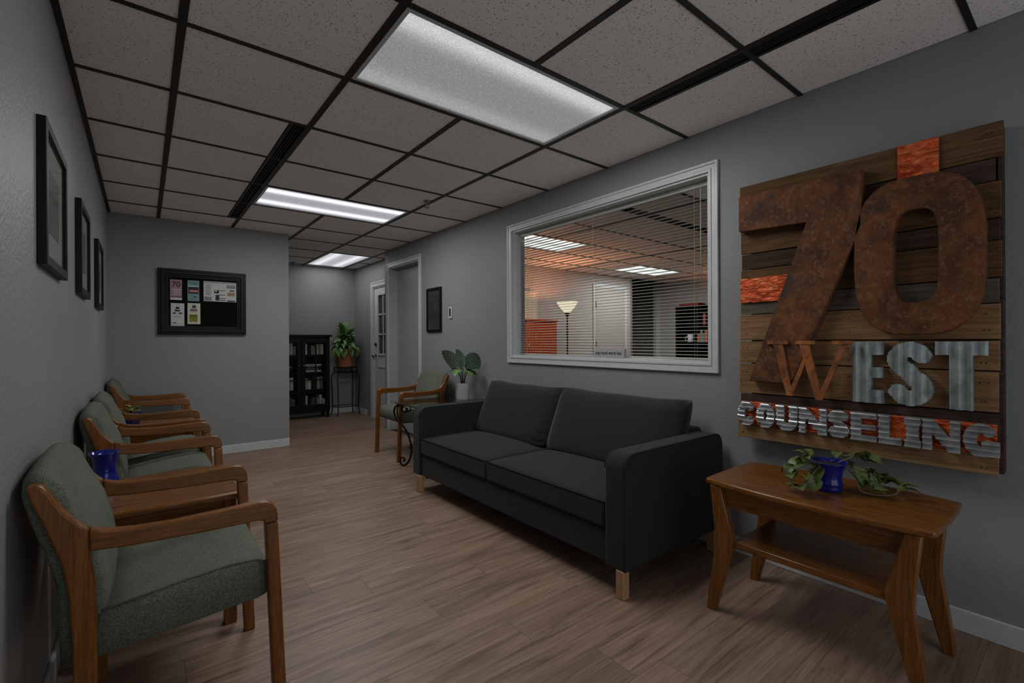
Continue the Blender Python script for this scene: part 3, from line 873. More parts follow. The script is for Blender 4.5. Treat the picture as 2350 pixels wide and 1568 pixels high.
# ------------------------------------------------------------------ armchairs
def make_chair(label):
    t = local_thing('armchair', label, 'chair', 'matching oak armchairs in the waiting room')
    post = [(-.222,0),(-.184,0),(-.180,.15),(-.178,.29),(-.177,.453),(-.181,.55),(-.190,.618),(-.192,.682),(-.205,.694),(-.238,.735),(-.263,.785),(-.276,.806),(-.289,.812),(-.304,.808),(-.296,.77),(-.280,.726),(-.262,.67),(-.243,.605),(-.230,.52),(-.224,.40),(-.221,.2)]
    arm = [(-.191,.625),(-.10,.617),(.05,.612),(.19,.611),(.203,.607),(.207,.598),(.243,.598),(.242,.620),(.238,.640),(.229,.655),(.215,.664),(.19,.667),(.10,.662),(-.02,.659),(-.10,.662),(-.16,.670),(-.1915,.682)]
    leg = [(.230,0),(.268,0),(.256,.30),(.243,.598),(.207,.598),(.219,.30)]
    for sgn in (-1, 1):
        y0, y1 = sorted((sgn*.285, sgn*.250))
        for nm, poly, m in (('back_post', post, 'oak_z'), ('armrest', arm, 'oak_x'), ('leg', leg, 'oak_z')):
            q = MB(); q.prism(poly, 'y', y0, y1); finish(nm, q, M[m], t, bevel=0.006, seg=2)
    # seat
    prof = [(-.185,.335),(.195,.362),(.215,.368),(.226,.385),(.229,.42),(.224,.455),(.210,.478),(.185,.489),(.12,.492),(0,.482),(-.10,.465),(-.185,.45)]
    secs = []
    for y, k in ((-.249,.955),(-.244,.99),(-.22,1.0),(-.12,1.02),(0,1.028),(.12,1.02),(.22,1.0),(.244,.99),(.249,.955)):
        secs.append([(x*(1 if k >= .99 else .985), y, .41+(z-.41)*k) for x, z in prof])
    q = MB(); q.loft(secs); finish('seat', q, M['fabric'], t)
    for yy in (-.250, .250):
        q = MB(); q.tube([(-.17,yy,.453),(0,yy,.478),(.12,yy,.488),(.19,yy,.484),(.218,yy,.470)], .0035, 6)
        finish('piping', q, M['fabric'], t)
    # padded back, crowned at the top
    bp = [(-.163,.425),(-.157,.50),(-.168,.58),(-.190,.66),(-.222,.735),(-.250,.790),(-.264,.815),(-.280,.828),(-.300,.826),(-.316,.808),(-.319,.775),(-.304,.71),(-.280,.63),(-.258,.54),(-.240,.45),(-.236,.34),(-.206,.34),(-.186,.40)]
    secs = []
    for y in (-.249,-.243,-.225,-.15,-.07,0,.07,.15,.225,.243,.249):
        u = 1-(abs(y)/.25)**2
        e = 0.012 if abs(y) > .246 else (0.004 if abs(y) > .24 else 0)
        sec = []
        for x, z in bp:
            up_ = max(0, (z-.55)/.28)
            sec.append((x + e*(1 if x < -.24 else -1) + (0.010*u if x > -.2 else 0), y, z + 0.022*u*up_ - e*(1 if z > .7 else 0)))
        secs.append(sec)
    q = MB(); q.loft(secs); finish('backrest', q, M['fabric'], t)
    return t
CH = make_chair('nearest green armchair at the left wall, its oak legs running out of frame')
CH.location = (-.65, .335, 0); CH.rotation_euler = (0, 0, 0)
dup(CH, (-.65, 1.635, 0), 0, 'green oak armchair at the left wall, just beyond the blue vase')
dup(CH, (-.65, 2.322, 0), 0, 'third green oak armchair at the left wall, arm to arm beyond the second')
dup(CH, (-.65, 3.742, 0), 0, 'farthest green armchair at the left wall, in the corner under the bulletin board')
dup(CH, (1.435, 2.925, 0), PI, 'lone green armchair at the right wall, between the door and the glass table')

# ------------------------------------------------------------------ end tables between the chairs
def end_table(label, y0, y1):
    t = thing('end_table', label, 'table', (-.67, (y0+y1)/2, 0), group='low end tables between the left chairs')
    x0, x1 = -.935, -.412
    q = MB(); q.box(x0, x1, y0, y1, .512, .540); finish('tabletop', q, M['tab_x'], t, bevel=0.008)
    q = MB(); q.box(x0+.03, x1-.035, y0+.03, y1-.03, .40, .512); finish('apron', q, M['tab_x'], t)
    for xx in (x0+.02, x1-.065):
        for yy in (y0+.02, y1-.065):
            q = MB(); q.box(xx, xx+.045, yy, yy+.045, 0, .512); finish('leg', q, M['tab_z'], t, bevel=0.004)
    return t
end_table('brown wooden end table between the nearest chairs, holding the blue vase', .665, 1.225)
end_table('brown wooden end table holding a small potted plant at the left wall', 2.70, 3.36)
# blue vase
vs = thing('vase', 'flared cobalt blue glass vase on the near end table', 'vase', (-.853, 1.09, .54))
q = MB()
pr = [(0,0.0),(.040,0.0),(.049,.008),(.051,.022),(.046,.040),(.038,.058),(.035,.085),(.037,.110),(.045,.136),(.051,.148),(.053,.152),(.050,.152),(.042,.136),(.034,.110),(.032,.085),(.035,.058),(.042,.04),(.044,.012),(0,.010)]
q.lathe(pr, (-.860,1.07,.54), 36); finish('body', q, M['cobalt'], vs)
q = MB(); q.lathe([(.0525,.149),(.0542,.152),(.0525,.1545),(.050,.152)], (-.860,1.07,.54), 36); finish('rim', q, M['cobalt'], vs)

# ------------------------------------------------------------------ leaves
def leaf_mesh(name, L, W, mat, curl=0.35, fold=0.15, tip=1.0, nl=7):
    q = MB(); rows = []
    z = 0.0; y = 0.0; ang = curl*0.6
    pts = []
    for i in range(nl+1):
        u = i/nl
        pts.append((y, z)); y += L/nl*math.cos(ang); z += L/nl*math.sin(ang); ang -= 2*curl/nl
    for i, (yy, zz_) in enumerate(pts):
        u = i/nl
        wd = W/2*(math.sin(PI*min(1, u**0.75))**(0.9 if tip == 1 else tip)) if 0 < i < nl else 0.0015
        rows.append([(-wd, yy, zz_+fold*wd), (-wd*.5, yy, zz_+fold*wd*.4), (0, yy, zz_), (wd*.5, yy, zz_+fold*wd*.4), (wd, yy, zz_+fold*wd)])
    q.grid(rows)
    bm = q.bm
    bmesh.ops.recalc_face_normals(bm, faces=bm.faces)
    me = bpy.data.meshes.new(name); bm.to_mesh(me); bm.free(); me.materials.append(mat)
    return me
def put_leaf(me, parent, base, az, el, roll=0, s=1.0, name='leaf'):
    """leaf grows from base toward azimuth az, elevation el (degrees)"""
    o = bpy.data.objects.new(name, me); COL.objects.link(o); o.parent = parent
    org = WORLD[parent]
    m = Matrix.Translation(Vector(base)-org) @ Matrix.Rotation(math.radians(az)-PI/2, 4, 'Z') @ Matrix.Rotation(math.radians(el), 4, 'X') @ Matrix.Rotation(math.radians(roll), 4, 'Y') @ Matrix.Scale(s, 4)
    o.matrix_local = m
    return o
# small plant on the far end table
p2 = thing('potted_plant', 'small yellow green plant in a blue pot on the farther end table', 'plant', (-.80, 3.02, .54))
q = MB(); q.lathe([(0,0),(.045,0),(.05,.02),(.055,.06),(.065,.085),(.062,.088),(.052,.07),(0,.07)], (-.80,3.02,.54), 22); finish('pot', q, M['cobalt'], p2)
q = MB(); q.lathe([(0,.072),(.053,.072)], (-.80,3.02,.54), 16); finish('soil', q, M['soil'], p2)
lm = leaf_mesh('small_leaf', .075, .045, M['pothos2'], .5, .2)
lm2 = leaf_mesh('small_leaf', .075, .045, M['pothos'], .5, .2)
for k in range(18):
    put_leaf(lm if k % 3 else lm2, p2, (-.80+random.uniform(-.03,.03), 3.02+random.uniform(-.03,.03), .615+random.uniform(0,.03)), random.uniform(0,360), random.uniform(5,75), random.uniform(-30,30), random.uniform(.7,1.15))

# ------------------------------------------------------------------ sofa
SO = thing('sofa', 'charcoal grey two-cushion sofa on blond wood legs under the window', 'sofa', (1.35, .80, 0))
def rounded(a0, a1, b0, b1, r, n=5, corners=(1,1,1,1)):
    """rounded rectangle outline in a (a,b) plane, counter-clockwise from a0,b0"""
    out = []
    for (ca, cb, st, on) in ((a0,b0,180,corners[0]), (a1,b0,270,corners[1]), (a1,b1,0,corners[2]), (a0,b1,90,corners[3])):
        if not on: out.append((ca, cb)); continue
        oa = ca + (r if ca == a0 else -r); ob = cb + (r if cb == b0 else -r)
        for k in range(n+1):
            an = math.radians(st + 90*k/n); out.append((oa+r*math.cos(an), ob+r*math.sin(an)))
    return out
for (ya, yb) in ((-.222,-.106), (1.722,1.838)):
    q = MB(); q.prism(rounded(.928, 1.775, .125, .645, .07, 7, (0,0,1,1)), 'y', ya, yb)
    am = finish('arm', q, M['sofa'], SO, bevel=0.012, seg=3)
    for yy in (ya+.0015, yb-.0015):
        q = MB(); pr = rounded(.9295, 1.7735, .13, .6435, .07, 7, (0,0,1,1))
        q.tube([(x, yy, z) for x, z in pr], .003, 6); finish('piping', q, M['piping'], am)
q = MB(); q.box(.945, 1.60, -.106, 1.722, .125, .285); finish('base', q, M['sofa'], SO, bevel=0.01, seg=2)
q = MB(); q.box(1.60, 1.775, -.106, 1.722, .125, .66); finish('back_frame', q, M['sofa'], SO, bevel=0.02, seg=3)
def cushion(name, x0, x1, y0, y1, z0, z1, crown, n=14):
    q = MB()
    def pt(u, v, top):
        x = x0+(x1-x0)*u; y = y0+(y1-y0)*v
        e = (1-(2*u-1)**6)*(1-(2*v-1)**6)
        c = (1-(2*u-1)**2)**.6*(1-(2*v-1)**2)**.6
        return (x, y, (z1-0.010+0.010*e+crown*c) if top else z0)
    us = [0,.03,.08]+[.08+.84*k/n for k in range(1,n)]+[.92,.97,1]
    V = [[q.bm.verts.new(pt(u,v,True)) for v in us] for u in us]
    B_ = [[q.bm.verts.new(pt(u,v,False)) for v in us] for u in us]
    m = len(us)
    for i in range(m-1):
        for j in range(m-1):
            q.bm.faces.new((V[i][j],V[i+1][j],V[i+1][j+1],V[i][j+1])).smooth = True
            q.bm.faces.new((B_[i][j],B_[i][j+1],B_[i+1][j+1],B_[i+1][j])).smooth = True
    for k in range(m-1):
        for (a, b, c, d) in ((V[0][k],V[0][k+1],B_[0][k+1],B_[0][k]), (V[m-1][k+1],V[m-1][k],B_[m-1][k],B_[m-1][k+1]), (V[k+1][0],V[k][0],B_[k][0],B_[k+1][0]), (V[k][m-1],V[k+1][m-1],B_[k+1][m-1],B_[k][m-1])):
            q.bm.faces.new((a,b,c,d))
    o = finish(name, q, M['sofa'], SO, bevel=0.026, seg=4)
    return o
for y0, y1 in ((.852, 1.718), (-.102, .846)):
    c = cushion('seat_cushion', .932, 1.52, y0, y1, .287, .418, .024)
    q = MB(); pr = rounded(.934, 1.50, y0+.004, y1-.004, .016, 3)
    q.tube([(x, y, .407) for x, y in pr]+[(pr[0][0], pr[0][1], .407)], .0032, 6); q_o = finish('piping', q, M['piping'], c)
# back cushions: plump, leaning
def back_cushion(y0, y1, lean_bot, lean_top, z0, z1):
    q = MB(); nu, nv = 16, 20
    def pt(u, v, front):
        kx_ = (1-0.035*abs(2*u-1)**6); ky_ = (1-0.03*abs(2*v-1)**8)
        y = (y0+y1)/2+(y1-y0)*(v-.5)*kx_; z = (z0+z1)/2+(z1-z0)*(u-.5)*ky_
        edge = (1-abs(2*u-1)**4)*(1-abs(2*v-1)**5)
        cx = lean_bot+(lean_top-lean_bot)*u
        th = 0.052+0.052*max(0, edge)**.55
        zz_ = z + 0.012*math.cos(PI*(v-.5)*1.6)*u*(-1) - 0.006*math.sin(3*PI*v)*u
        wr = 0.02*math.sin(30*u*PI/2+2-4*v)*math.exp(-((v-.05)/.11)**2)*max(edge,0)**.2 if front else 0
        return (cx + (-th if front else th*.8) + wr, y, zz_)
    F = [[q.bm.verts.new(pt(i/nu, j/nv, True)) for j in range(nv+1)] for i in range(nu+1)]
    B_ = [[q.bm.verts.new(pt(i/nu, j/nv, False)) for j in range(nv+1)] for i in range(nu+1)]
    for i in range(nu):
        for j in range(nv):
            q.bm.faces.new((F[i][j],F[i+1][j],F[i+1][j+1],F[i][j+1])).smooth = True
            q.bm.faces.new((B_[i][j],B_[i][j+1],B_[i+1][j+1],B_[i+1][j])).smooth = True
    for j in range(nv):
        for a in (0, nu): q.bm.faces.new((F[a][j],F[a][j+1],B_[a][j+1],B_[a][j])).smooth = True
    for i in range(nu):
        for a in (0, nv): q.bm.faces.new((F[i][a],F[i+1][a],B_[i+1][a],B_[i][a])).smooth = True
    return finish('back_cushion', q, M['sofa'], SO)
back_cushion(.856, 1.715, 1.475, 1.645, .412, .812)
back_cushion(-.112, .846, 1.475, 1.645, .412, .815)
for (xx, yy) in ((.927,-.214),(.917,1.708),(1.70,-.214),(1.70,1.708)):
    q = MB(); q.box(xx, xx+.042, yy, yy+.044, 0, .127); finish('leg', q, M['blond'], SO, bevel=0.003, seg=1)

# ------------------------------------------------------------------ side table under the sign
CT = thing('side_table', 'two-tier varnished wooden table with splayed legs under the wall sign', 'table', (1.385, -.83, 0))
def boat(cx, cy, hx, hy):
    out = []
    for y_, x_ in ((-1,-.86),(-1.012,-.5),(-1.016,0),(-1.012,.5),(-1,.86)): out.append((cx+hx*x_, cy+hy*y_))
    for k in range(1,6): y_ = -1+2*k/6; out.append((cx+hx*(.88+.14*(1-y_*y_)), cy+hy*y_))
    for y_, x_ in ((1,.86),(1.012,.5),(1.016,0),(1.012,-.5),(1,-.86)): out.append((cx+hx*x_, cy+hy*y_))
    for k in range(1,6): y_ = 1-2*k/6; out.append((cx-hx*(.88+.14*(1-y_*y_)), cy+hy*y_))
    return out
q = MB(); q.prism(boat(1.385,-.835,.245,.375), 'z', .535, .560); finish('tabletop', q, M['tab_y'], CT, bevel=0.008, seg=3)
q = MB(); q.box(1.195,1.212,-1.145,-.52,.450,.535); q.box(1.555,1.572,-1.145,-.52,.450,.535); q.box(1.212,1.555,-.545,-.53,.46,.535); q.box(1.212,1.555,-1.135,-1.12,.46,.535)
finish('apron', q, M['tab_y'], CT)
q = MB(); q.box(1.185,1.585,-1.100,-.572,.290,.318); finish('shelf', q, M['tab_y'], CT, bevel=0.005)
lp = [(-.482,.535),(-.528,.535),(-.545,.46),(-.578,.330),(-.574,.290),(-.545,.17),(-.499,0),(-.465,0),(-.478,.12),(-.503,.29),(-.500,.36)]
for x0 in (1.170, 1.565):
    for flip in (0, 1):
        poly = [((-1.66-y if flip else y), z) for y, z in lp]
        q = MB(); q.prism(poly, 'x', x0, x0+.036); finish('leg', q, M['tab_z'], CT, bevel=0.005, seg=2)
# pothos
PT = thing('potted_plant', 'trailing green plant in a cobalt blue pot on the splay-legged table', 'plant', (1.385, -.855, .56))
pc = (1.385, -.855, .56)
q = MB(); q.lathe([(0,0),(.040,0),(.047,.006),(.048,.016),(.046,.022),(.050,.028),(.051,.034),(.047,.040),(.046,.055),(.050,.085),(.062,.108),(.066,.112),(.063,.114),(.052,.098),(0,.098)], pc, 36); finish('pot', q, M['cobalt'], PT)
q = MB(); q.lathe([(0,.102),(.03,.104),(.054,.101)], pc, 20); finish('soil', q, M['soil'], PT)
lmp = leaf_mesh('heart_leaf', .085, .062, M['pothos'], .55, .25)
lmq = leaf_mesh('heart_leaf', .070, .048, M['pothos'], .75, .3)
RT = Vector((math.cos(yaw), -math.sin(yaw), 0)); FW = Vector((math.sin(yaw), math.cos(yaw), 0))
def pp(r, f, z): return Vector(pc) + RT*r + FW*f + Vector((0,0,z))
vines = [[(-.04,0,.105),(-.09,-.01,.125),(-.135,-.01,.10),(-.15,-.02,.05),(-.15,-.02,.015)],
         [(-.03,-.02,.105),(-.075,-.04,.09),(-.11,-.05,.05),(-.13,-.05,.012)],
         [(.04,0,.108),(.09,0,.125),(.14,-.01,.115),(.165,-.02,.06),(.18,-.02,.02),(.21,-.01,.012)],
         [(.04,-.03,.105),(.07,-.06,.06),(.075,-.07,.02),(.12,-.09,.008),(.19,-.09,.01),(.215,-.08,.03)],
         [(.03,.03,.108),(.10,.05,.10),(.16,.05,.05),(.2,.05,.03)]]
for v in vines:
    P = [pp(*k) for k in v]; q = MB()
    fine = []
    for i in range(len(P)-1):
        for k in range(5):
            u = k/5; p0 = P[max(i-1,0)]; p1 = P[i]; p2_ = P[i+1]; p3 = P[min(i+2,len(P)-1)]
            fine.append(0.5*((2*p1)+(-p0+p2_)*u+(2*p0-5*p1+4*p2_-p3)*u*u+(-p0+3*p1-3*p2_+p3)*u**3))
    fine.append(P[-1]); q.tube(fine, .0022, 6); finish('vine', q, M['vine'], PT)
azr = math.degrees(math.atan2(RT.y, RT.x)); azf = math.degrees(math.atan2(FW.y, FW.x))
for (r, f, z, az, el, rl, s, m) in ((-.07,-.01,.12,azr+185,10,20,1.0,lmp),(-.10,-.02,.118,azr+170,-25,-20,1.0,lmp),(-.05,-.03,.10,azr+215,-50,10,.95,lmp),(-.14,-.02,.085,azr+200,-55,0,.8,lmq),(-.12,-.04,.03,azr-10,15,60,.9,lmp),(-.075,.02,.13,azr+140,20,0,.8,lmq),
        (.07,-.04,.105,azr-60,-60,10,1.0,lmp),(.09,0,.125,azr+5,15,-20,1.05,lmp),(.12,-.01,.125,azr-10,-15,20,1.05,lmp),(.145,-.02,.095,azr-30,-60,0,1.0,lmp),(.13,-.03,.07,azr-70,-65,30,.9,lmq),(.17,-.02,.045,azr-10,-5,-20,1.05,lmp),(.10,-.06,.06,azr-60,-50,0,.85,lmq),(.05,.03,.12,azr+40,25,0,.8,lmq),(.20,.0,.03,azr+10,20,20,.7,lmq),(-.03,.05,.12,azr+110,30,0,.8,lmq)):
    put_leaf(m, PT, pp(r, f, z), az, el, rl, s)
rq = random.Random(5)
for v in vines:
    for k in v[1:]:
        for j in range(2):
            put_leaf(lmq if j else lmp, PT, pp(k[0]+rq.uniform(-.015,.015), k[1]+rq.uniform(-.02,.01), max(k[2], .02)+rq.uniform(0,.02)), azr+(rq.uniform(-70,60) if k[0] > 0 else rq.uniform(120,250)), rq.uniform(-45,15) if k[2] > .05 else rq.uniform(0,25), rq.uniform(-30,30), rq.uniform(.6,.85))

# ------------------------------------------------------------------ glass side table with iron scrolls
GT = thing('glass_table', 'glass topped side table on wrought iron scroll legs beside the sofa', 'table', (1.40, 2.27, 0))
gx0, gx1, gy0_, gy1_ = 1.07, 1.745, 1.945, 2.605
q = MB(); q.prism(rounded(gx0, gx1, gy0_, gy1_, .03, 4), 'z', .592, .602); finish('glass_top', q, M['tableglass'], GT)
q = MB()
for z in (.580,):
    q.ring(rounded(gx0+.03, gx1-.03, gy0_+.03, gy1_-.03, .02, 3), rounded(gx0+.045, gx1-.045, gy0_+.045, gy1_-.045, .015, 3), 'z', z, z+.012)
finish('top_frame', q, M['iron'], GT)
def spline(pts, n=5):
    out = []
    for i in range(len(pts)-1):
        p0 = pts[max(i-1,0)]; p1 = pts[i]; p2_ = pts[i+1]; p3 = pts[min(i+2,len(pts)-1)]
        for k in range(n):
            u = k/n
            out.append(tuple(0.5*((2*p1[j])+(-p0[j]+p2_[j])*u+(2*p0[j]-5*p1[j]+4*p2_[j]-p3[j])*u*u+(-p0[j]+3*p1[j]-3*p2_[j]+p3[j])*u**3) for j in range(len(p1))))
    out.append(tuple(pts[-1])); return out
def scroll_leg(cx, cy, dx, dy):
    """S-shaped iron leg in the diagonal plane (dx, dy) that points to the table's centre"""
    q = MB()
    def P(a, z): return (cx+dx*a, cy+dy*a, z)
    body = [(.012,.545),(.028,.520),(.014,.497),(-.012,.505),(-.018,.535),(.0,.562),(-.034,.572),(-.078,.552),(-.096,.512),(-.088,.465),(-.063,.420),(-.009,.372),(.038,.292),(.063,.208),(.068,.131),(.047,.052),(.006,.010),(-.026,.016),(-.040,.050),(-.028,.078),(-.004,.074),(.004,.056),(-.010,.045)]
    q.tube([P(a, z) for a, z in spline(body)], .009, 8)
    finish('leg', q, M['iron'], GT)
    q = MB(); q.tube([P(a, z) for a, z in spline([(-.030,.572),(-.058,.552),(-.066,.515),(-.058,.46),(-.03,.405),(-.002,.368)])], .0065, 8); finish('scroll', q, M['iron'], GT)
    q = MB(); q.tube([P(a, z) for a, z in spline([(.02,.572),(.055,.560),(.062,.525),(.045,.505),(.030,.520),(.038,.538)])], .0055, 8); finish('scroll', q, M['iron'], GT)
    q = MB(); q.tube([P(.100+.030*math.cos(k*2*PI/18), .170+.042*math.sin(k*2*PI/18)) for k in range(19)], .0045, 6); finish('ring', q, M['iron'], GT)
    q = MB(); q.tube([P(.050,.172), P(.080,.168)], .011, 8); finish('collar', q, M['iron'], GT)
for cx, cy in ((1.165,2.495),(1.165,2.055),(1.65,2.495),(1.65,2.055)):
    scroll_leg(cx, cy, .707 if cx < 1.4 else -.707, -.707 if cy > 2.3 else .707)
# calathea
CA = thing('potted_plant', 'striped broad leaf plant in a white pot on the glass table', 'plant', (1.70, 2.30, .602))
cc = Vector((1.665, 2.27, .602))
q = MB(); q.lathe([(0,0),(.058,0),(.062,.004),(.064,.15),(.066,.155),(.060,.155),(.058,.14),(0,.14)], cc, 32); finish('pot', q, M['ceramic'], CA)
q = MB(); q.lathe([(0,.142),(.058,.142)], cc, 16); finish('soil', q, M['soil'], CA)
lc = leaf_mesh('broad_leaf', .225, .175, M['calathea'], .25, .12, tip=.55, nl=14)
lcs = leaf_mesh('broad_leaf', .16, .11, M['calathea'], .55, .15, tip=.6, nl=10)
lcg = leaf_mesh('broad_leaf', .14, .10, M['lily'], .5, .2, nl=9)
for (r, f, z, az, el, rl, s, m) in ((-.055,.0,.295,azr+165,50,62,1.0,lc),(-.01,.0,.29,azr+150,76,70,.88,lc),(.045,-.01,.275,azr-42,50,-62,1.0,lc),
        (-.04,-.03,.27,azr+190,-8,0,1.0,lcs),(.03,-.04,.275,azr-55,-12,0,.95,lcg),(-.02,-.04,.28,azr-110,-15,0,.95,lcg),(.05,-.01,.27,azr-45,5,0,.95,lcs),(.0,.02,.27,azr+150,10,0,.9,lcs),(-.05,.02,.26,azr+150,5,0,.9,lcg),(.04,-.02,.25,azr-20,-5,10,.85,lcg)):
    b = cc + RT*r + FW*f + Vector((0,0,z))
    q = MB(); q.tube([cc+Vector((RT*r*.25+FW*f*.3))+Vector((0,0,.14)), cc+RT*r*.55+FW*f*.6+Vector((0,0,.14+(z-.14)*.6)), b], .0032, 6); finish('stem', q, M['stem'], CA)
    put_leaf(m, CA, b, az, el, rl, s)

# ------------------------------------------------------------------ bulletin board and flyers
bx0, bx1, bz0, bz1 = -.620, .121, 1.232, 1.874
BB = thing('bulletin_board', 'black framed bulletin board on the pier wall', 'board', ((bx0+bx1)/2, YP, bz0))
for o_, i_, dpt in ((0,.022,.030),(.022,.05,.040),(.05,.066,.026),(.066,.082,.018)):
    q = MB()
    q.ring([(bx0+o_,bz0+o_),(bx1-o_,bz0+o_),(bx1-o_,bz1-o_),(bx0+o_,bz1-o_)], [(bx0+i_,bz0+i_),(bx1-i_,bz0+i_),(bx1-i_,bz1-i_),(bx0+i_,bz1-i_)], 'y', YP-dpt, YP-.001)
    finish('frame_moulding', q, M['black'], BB, bevel=0.003, seg=2)
q = MB(); q.box(bx0+.08, bx1-.08, YP-.010, YP-.001, bz0+.08, bz1-.08); finish('pin_board', q, M['blackmatte'], BB)
FY = YP-.0105
def flyer(label, x0, x1, z0, z1, base, prints, tilt=0):
    t = thing('flyer', label, 'flyer', ((x0+x1)/2, FY, z0), group='flyers pinned to the bulletin board')
    q = MB(); q.box(x0, x1, FY-.001, FY, z0, z1); finish('sheet', q, base, t)
    for k, (u0, u1, v0, v1, c) in enumerate(prints):
        q = MB(); q.box(x0+(x1-x0)*u0, x0+(x1-x0)*u1, FY-.0014-.00025*k, FY-.001, z0+(z1-z0)*v0, z0+(z1-z0)*v1)
        finish('print', q, plain('print_ink', c, 0.7), t)
    q = MB(); q.tube([((x0+x1)/2, FY-.001, z1-.008), ((x0+x1)/2, FY-.008, z1-.008)], .004, 8); finish('pin', q, M['chrome'], t)
    return t
mauve = srgb(150,122,128); teal = srgb(112,146,142); ink = srgb(20,20,22); wh = srgb(200,200,196)
PM = lambda n, c: plain(n, c, 0.75)
f1 = flyer('mauve flyer with black 70 lettering, upper left on the board', -.525,-.430,1.572,1.770, PM('paper_mauve', mauve), [(.1,.9,.50,.53,wh),(.25,.9,.42,.44,wh),(.25,.9,.34,.36,wh),(.25,.9,.26,.28,wh),(0.03,1,.0,.10,wh),(0.03,1,.14,.16,srgb(60,40,46))])
text_mesh('print', '70', .072, M['ink'], f1, (-.513, FY-.0032, 1.700), (1,0,0), (0,0,1), depth=.0006, offset=.0005)
flyer('teal flyer with a dark red band, upper middle of the board', -.385,-.288,1.566,1.772, PM('paper_teal', teal), [(.06,.94,.36,.68,ink),(.12,1,.42,.56,srgb(150,70,66)),(.2,.85,.47,.50,wh),(.12,.9,.90,.92,srgb(70,110,108)),(.12,.9,.83,.85,srgb(70,110,108)),(.05,.95,.70,.74,wh),(.1,.7,.08,.10,srgb(60,90,90)),(.5,.75,.18,.24,srgb(40,70,70))])
flyer('wide white leaflet with small print and photos, upper right on the board', -.252,.034,1.572,1.774, M['paper'], [(.02,.98,.93,.97,srgb(120,118,130))]+[(.06,.22,.82-.07*k,.84-.07*k,srgb(90,92,104)) for k in range(8)]+[(.02,.24,.03,.22,srgb(120,118,134)),(.32,.46,.42,.58,ink),(.34,.40,.50,.56,wh),(.36,.47,.06,.34,srgb(36,36,40)),(.47,.66,.55,.57,ink),(.47,.66,.33,.35,ink),(.47,.66,.16,.18,ink),(.47,.66,.07,.09,ink),(.70,.97,.70,.86,srgb(128,126,146)),(.73,.95,.32,.48,srgb(150,118,92)),(.80,.94,.55,.60,srgb(50,44,50)),(.72,.96,.03,.08,ink)])
flyer('white leaflet with black emblem, lower left on the board', -.520,-.412,1.318,1.540, M['paper'], [(.36,.62,.74,.84,ink),(.28,.68,.64,.71,srgb(30,30,30)),(.14,.38,.53,.59,srgb(50,50,50)),(.58,.84,.53,.59,srgb(50,50,50)),(.15,.40,.12,.15,ink),(.05,.95,.08,.10,srgb(150,150,150)),(.2,.8,.40,.42,srgb(140,140,140))])
flyer('cream leaflet with an olive green panel, lower middle of the board', -.386,-.280,1.338,1.546, PM('paper_cream', srgb(196,194,176)), [(.14,.78,.10,.46,srgb(126,124,48)),(.16,.74,.30,.44,srgb(96,94,34)),(.36,.66,.76,.90,srgb(60,54,76)),(.2,.76,.62,.72,srgb(96,84,110)),(.2,.7,.56,.58,srgb(140,120,90))])

# ------------------------------------------------------------------ framed pictures
def picture_x(label, xw, nrm, y0, y1, z0, z1, dep, fw, mat_w, matc, artc, grp=None):
    """framed picture on an x = const wall; nrm = +1 when it faces +x"""
    t = thing('framed_picture', label, 'picture', (xw, (y0+y1)/2, z0), group=grp)
    xa, xb = xw, xw+nrm*dep
    q = MB(); q.ring([(y0,z0),(y1,z0),(y1,z1),(y0,z1)], [(y0+fw,z0+fw),(y1-fw,z0+fw),(y1-fw,z1-fw),(y0+fw,z1-fw)], 'x', min(xa,xb), max(xa,xb)); finish('frame', q, M['black'], t, bevel=0.002, seg=1)
    xm = xw+nrm*dep*.45
    q = MB(); q.box(min(xw,xm), max(xw,xm), y0+fw, y1-fw, z0+fw, z1-fw); finish('mat_board', q, matc, t)
    if mat_w:
        q = MB(); q.box(min(xm,xm+nrm*.001), max(xm,xm+nrm*.001), y0+fw+mat_w, y1-fw-mat_w, z0+fw+mat_w, z1-fw-mat_w); finish('print', q, artc, t)
    xg = xw+nrm*dep*.7
    q = MB(); q.box(min(xg,xg+nrm*.002), max(xg,xg+nrm*.002), y0+fw, y1-fw, z0+fw, z1-fw); finish('glass', q, M['pane'], t)
    return t
mc = PM('mat_grey', srgb(140,140,136)); ac = plain('print_brown', srgb(86,76,70), .6, n=.4, nscale=6)
g3 = 'black framed prints along the left wall'
picture_x('nearest of three black framed prints on the left wall', XL, 1, .453, .950, 1.392, 1.842, .024, .032, .09, mc, ac, g3)
picture_x('middle of three black framed prints on the left wall', XL, 1, 1.478, 1.955, 1.392, 1.842, .024, .032, .09, mc, ac, g3)
picture_x('farthest of three black framed prints on the left wall, near the corner', XL, 1, 2.580, 3.065, 1.392, 1.842, .024, .032, .09, mc, ac, g3)
picture_x('narrow black framed print on the right wall beside the light switch', XR, -1, 2.905, 3.225, 1.262, 1.748, .022, .026, .0, M['glassdark'], ac)
sw = thing('light_switch', 'white wall switch plate with dark toggle beside the narrow picture', 'switch', (XR, 2.72, 1.45))
q = MB(); q.box(XR-.012, XR, 2.690, 2.752, 1.395, 1.515); finish('plate', q, M['white'], sw, bevel=0.004)
q = MB(); q.box(XR-.020, XR-.012, 2.706, 2.724, 1.420, 1.500); finish('toggle', q, M['blackmatte'], sw, bevel=0.002)

